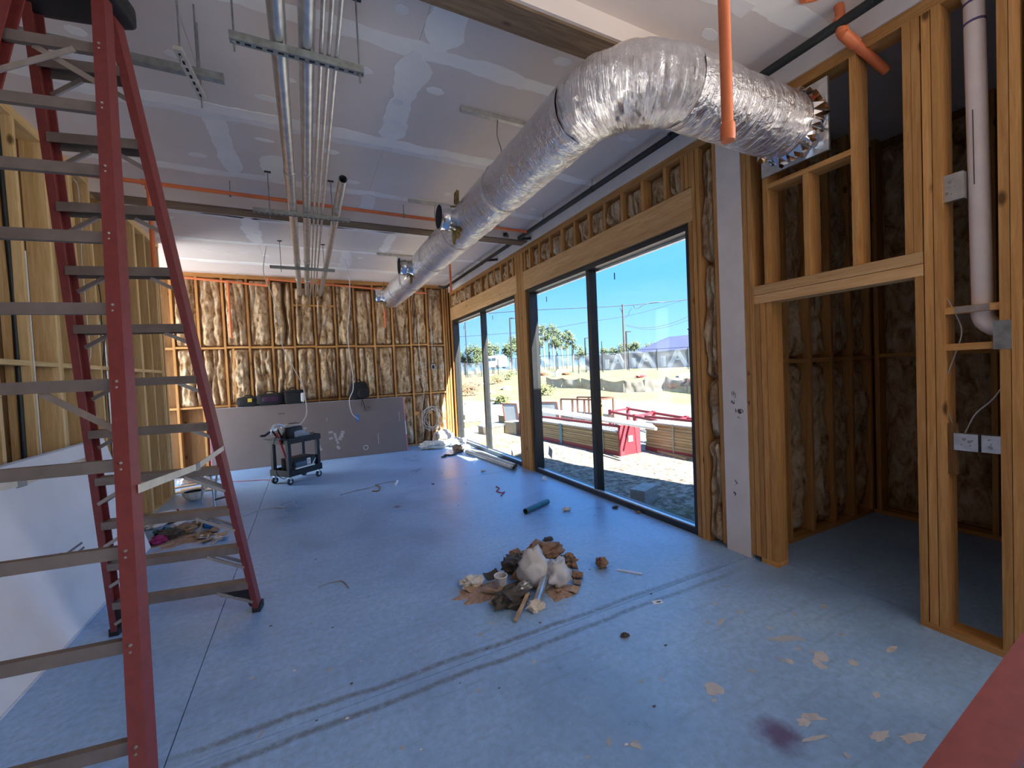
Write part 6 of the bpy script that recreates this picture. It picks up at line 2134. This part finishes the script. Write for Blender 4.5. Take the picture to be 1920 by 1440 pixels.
bundle('bundle of tan boards on red skids with a red steel end facing the window', (5.56, 6.50, G), (-0.06, 1, 0), 3.9, 0.56, 0.50, 8, True, (0, 1))
bundle('second bundle of tan boards on red skids behind the red steel end', (6.50, 2.9, G), (-0.03, 1, 0), 3.75, 0.6, 0.62, 9, True, ())
a, b_ = gnd(1212, 842), gnd(1288, 864)
for q in range(3):
    off = Vector((0.07 * q, 0.03 * q, 0))
    tag(MB().beam(a + off + Vector((0, 0, 0.025)), b_ + off + Vector((0, 0, 0.025)) - Vector((0, 0.2 * q, 0)), 0.045, 0.04).build('loose_board', 'board_tan'), 'loose yellow stick lying on the gravel beside the red steel end', 'board', 'loose sticks on the gravel')
for q in range(3):
    z_ = 0.485 + G + 0.06
    a = pl(1008, 765 + 3 * q, 'z', 0.52)
    b_ = pl(1222, 797 + 4 * q, 'z', 0.52)
    a = b_ + (a - b_).normalized() * 4.6
    tag(MB().tube([a + Vector((0.05 * q, 0, 0.0)), b_ + Vector((0.05 * q, 0, 0))], 0.03, 8).build('white_pipe', 'white_plastic', smooth=True), 'long white pipe lying on top of the red-ended bundle', 'pipe', 'white pipes on the bundle')
t = thing('red_skid', 'low red steel frame lying behind the board bundles', 'steel frame', pl(1230, 800, 'z', G))
fa = [pl(1144, 772, 'z', 0.35), pl(1320, 806, 'z', 0.35)]
fb = [fa[0] + Vector((0.9, 0.25, 0)), fa[1] + Vector((0.9, 0.25, 0))]
for p, q in (fa, fb):
    MB().beam(p, q, 0.06, 0.06).build('long_rail', 'ext_red_dark', t)
for f in (0.0, 0.35, 0.7, 1.0):
    a, b_ = fa[0].lerp(fa[1], f), fb[0].lerp(fb[1], f)
    MB().beam(a, b_, 0.06, 0.06).build('cross_rail', 'ext_red', t)
    for p in (a, b_):
        MB().box((p.x - 0.04, p.y - 0.04, G), (p.x + 0.04, p.y + 0.04, p.z + 0.06)).build('corner_post', 'ext_red', t)
# rust-red rack, panels, sign
def on_g(px, py):
    p = pl(px, py, 'z', G)
    return p


r0, r1 = on_g(1054, 806), on_g(1122, 812)
t = thing('steel_rack', 'rust-red open steel rack behind the bundles', 'rack', r0)
dv = (r1 - r0)
nb = Vector((dv.y, -dv.x, 0)).normalized()
if nb.y < 0:
    nb = -nb
for off in (0, 0.8):
    for f in (0, 0.33, 0.66, 1):
        p = r0 + dv * f + nb * off
        MB().box((p.x - 0.02, p.y - 0.02, G), (p.x + 0.02, p.y + 0.02, G + 0.92)).build('rack_post', 'rust_frame', t)
    MB().beam(r0 + nb * off + Vector((0, 0, 0.92)), r1 + nb * off + Vector((0, 0, 0.92)), 0.04, 0.04).build('top_rail', 'rust_frame', t)
    MB().beam(r0 + nb * off + Vector((0, 0, 0.40)), r1 + nb * off + Vector((0, 0, 0.36)), 0.03, 0.13).build('side_board', 'galv_dark', t)
MB().beam(r1 + Vector((0, 0, 0.92)), r1 + nb * 0.8 + Vector((0, 0, 0.92)), 0.04, 0.04).build('top_rail', 'rust_frame', t)
for lab, px, py, wpx, hh in (('grey metal panel standing on edge beside the window post', 948, 796, 26, 0.72), ('blue-grey metal panel leaning behind the board bundle', 1004, 806, 48, 0.85)):
    p = on_g(px, py)
    q = on_g(px + wpx, py + wpx * 0.05)
    d = (q - p)
    t = thing('sheet_metal', lab, 'panel', p, 'upright metal panels')
    up = Vector((-0.05, 0.12, 0.99))
    MB().poly([p, q, q + up * hh, p + up * hh], Vector((0.01, 0.03, 0))).build('sheet', 'grey_panel', t)
    for s_, e_ in ((p, p + up * hh), (q, q + up * hh), (p + up * hh, q + up * hh), (p, q)):
        MB().beam(s_, e_, 0.035, 0.035, d).build('edge_frame', 'rust_frame', t)
p = on_g(1126, 806)
t = thing('orange_board', 'orange board standing beside the rust-red rack', 'board', p)
MB().box((p.x, p.y, G), (p.x + 0.10, p.y + 0.03, G + 0.78)).build('board', 'orange_sign', t)
MB().box((p.x - 0.05, p.y - 0.02, G), (p.x + 0.15, p.y + 0.06, G + 0.04)).build('foot', 'black_plastic', t)

# crates and boxes in front of the far window
def crate(label, px, py, sx_, sy_, sz_, mat, rot=0.1, lid=None, name='crate'):
    p = on_g(px, py)
    u = Vector((math.cos(rot), math.sin(rot), 0))
    v_ = Vector((-math.sin(rot), math.cos(rot), 0))
    t = thing(name, label, 'crate', p, 'crates and cartons on the gravel')
    MB().obox(p + Vector((0, 0, sz_ / 2)), u * (sx_ / 2), v_ * (sy_ / 2), Vector((0, 0, sz_ / 2))).build('body', mat, t)
    MB().obox(p + Vector((0, 0, sz_ + 0.01)), u * (sx_ / 2 + 0.02), v_ * (sy_ / 2 + 0.02), Vector((0, 0, 0.012))).build('lid', lid or mat, t)
    for s_ in (-0.3, 0.3):
        MB().obox(p + u * (sx_ * s_) - v_ * (sy_ / 2 + 0.006) + Vector((0, 0, sz_ / 2)), u * 0.03, v_ * 0.006, Vector((0, 0, sz_ / 2))).build('batten', mat, t)
    return t


crate('cream crate on short legs nearest the window post', 968, 812, 0.42, 0.5, 0.32, 'cream_box', 0.25)
crate('low tan carton left of the far window mullion', 886, 800, 0.55, 0.45, 0.2, 'cardboard', -0.3, 'tarp')
crate('flat stack of grey sheets on a low pallet beside the cream crate', 926, 812, 0.7, 0.6, 0.22, 'cardboard', 0.2, 'galv_dark')
crate('pale low crate behind the tan carton', 893, 786, 1.1, 0.6, 0.22, 'cream_box', 0.0)
crate('brown carton in front of the standing grey panel', 958, 792, 0.7, 0.5, 0.25, 'cardboard', 0.15)


def cmu(label, p, rot, mat='cmu'):
    t = thing('concrete_block', label, 'concrete block', p, 'concrete blocks outside the windows')
    u = Vector((math.cos(rot), math.sin(rot), 0))
    v_ = Vector((-math.sin(rot), math.cos(rot), 0))
    z = Vector((0, 0, 1))
    p = Vector(p)
    # lying on its side: hollow cores show on the face
    for s_ in (-1, 1):
        MB().obox(p + v_ * (0.085 * s_) + z * 0.095, u * 0.195, v_ * 0.016, z * 0.095).build('face_shell', mat, t)
    for s_ in (-0.18, 0, 0.18):
        MB().obox(p + u * s_ + z * 0.095, u * 0.016, v_ * 0.072, z * 0.095).build('web', mat, t)
    MB().obox(p + z * 0.186, u * 0.164, v_ * 0.068, z * 0.004).build('top_cap', mat, t)
    return t


cp = on_g(1205, 943)
cmu('grey concrete block lying on the shaded gravel outside the near window', (cp.x + 0.08, cp.y + 0.05, G), 0.35)
cp = on_g(966, 862)
cmu('pale concrete block against the glass of the far window', (cp.x + 0.05, cp.y, G), 1.2, 'rock_pale')

# rubble, shrubs and tufts
for i, (px, py, r_, mat) in enumerate(((905, 722, .35, 'rock_pale'), (918, 738, .3, 'rock_pale'), (938, 716, .4, 'red_clay'), (930, 752, .28, 'rock_pale'), (950, 730, .4, 'rock_pale'), (880, 757, .25, 'rock_pale'), (1020, 704, .5, 'red_clay'), (1062, 703, .45, 'red_clay'), (1285, 712, .6, 'rock_pale'), (1268, 720, .5, 'rock_pale'), (1298, 722, .5, 'red_clay'), (1255, 728, .4, 'red_clay'))):
    p = gnd(px, py)
    tag(MB().blob(p + Vector((0, 0, r_ * 0.2)), r_, i, 0.5, 1.6, 2, (1.3, 1.1, 0.6)).build('boulder', mat), ('heap of red clay on the bank' if mat == 'red_clay' else 'pale boulder on the bank'), 'rock', 'rocks on the bank' if mat != 'red_clay' else 'clay heaps on the bank')
for i, (px, py, r_, mat, lab) in enumerate(((884, 742, 1.0, 'leaf_red', 'reddish dry shrub in the far window'), (868, 735, .8, 'leaf_dry', 'straw-coloured shrub beside the reddish one'), (930, 720, 1.1, 'leaf_dry', 'straw-coloured shrub under the van'), (955, 712, 1.0, 'grass_tuft', 'green shrub beside the window post'), (912, 700, 1.0, 'leaf_dry', 'straw-coloured shrub at the fence foot'), (1008, 735, .9, 'leaf_dry', 'straw-coloured shrub left of the silt fence'), (940, 758, .6, 'grass_tuft', 'low green shrub behind the standing panel'), (1022, 742, .8, 'grass_tuft', 'yellow-green tuft below the silt fence'))):
    p = gnd(px, py)
    tag(leaf_cloud(MB(), p + Vector((0, 0, r_ * 0.5)), (r_ * 1.2, r_ * 1.2, r_ * 0.8), 260, 0.09, 90 + i, 0.1).build('shrub', mat), lab, 'shrub', 'shrubs on the bank')
for i, (px, py) in enumerate(((905, 832), (916, 826), (926, 838), (935, 828), (896, 836), (945, 840), (1290, 985), (1270, 975), (960, 830))):
    p = pl(px, py, 'z', G)
    mb = MB()
    rs = random.Random(i)
    for _ in range(60):
        b_ = p + Vector((rs.uniform(-.18, .18), rs.uniform(-.18, .18), 0))
        tip = b_ + Vector((rs.uniform(-.06, .06), rs.uniform(-.06, .06), rs.uniform(.05, .13)))
        mb.add([b_, b_ + Vector((0.008, 0.004, 0)), tip], [(0, 1, 2)])
    tag(mb.build('grass_clump', 'grass_tuft'), 'small grass clump growing in the gravel ' + ('before the far window' if px < 1000 else 'outside the near window'), 'grass', 'grass clumps in the gravel' + (' far' if px < 1000 else ' near'))
p = gnd(1045, 706)
t = thing('barrel', 'white barrel standing above the silt fence', 'barrel', p)
MB().lathe([(0, 0.0), (0.26, 0.0), (0.28, 0.3), (0.26, 0.62), (0, 0.62)], p, 14).build('body', 'bld_white', t, smooth=True)
MB().lathe([(0.285, 0.57), (0.285, 0.64), (0, 0.64)], p, 14).build('lid', 'rock_pale', t, smooth=True)
p = gnd(1201, 708)
tag(MB().blob(p + Vector((0, 0, 0.1)), 0.32, 9, 0.5, 2, 2, (1.8, .8, .4)).build('red_tarp', 'ext_red'), 'crumpled red tarp on the silt fence', 'tarp')
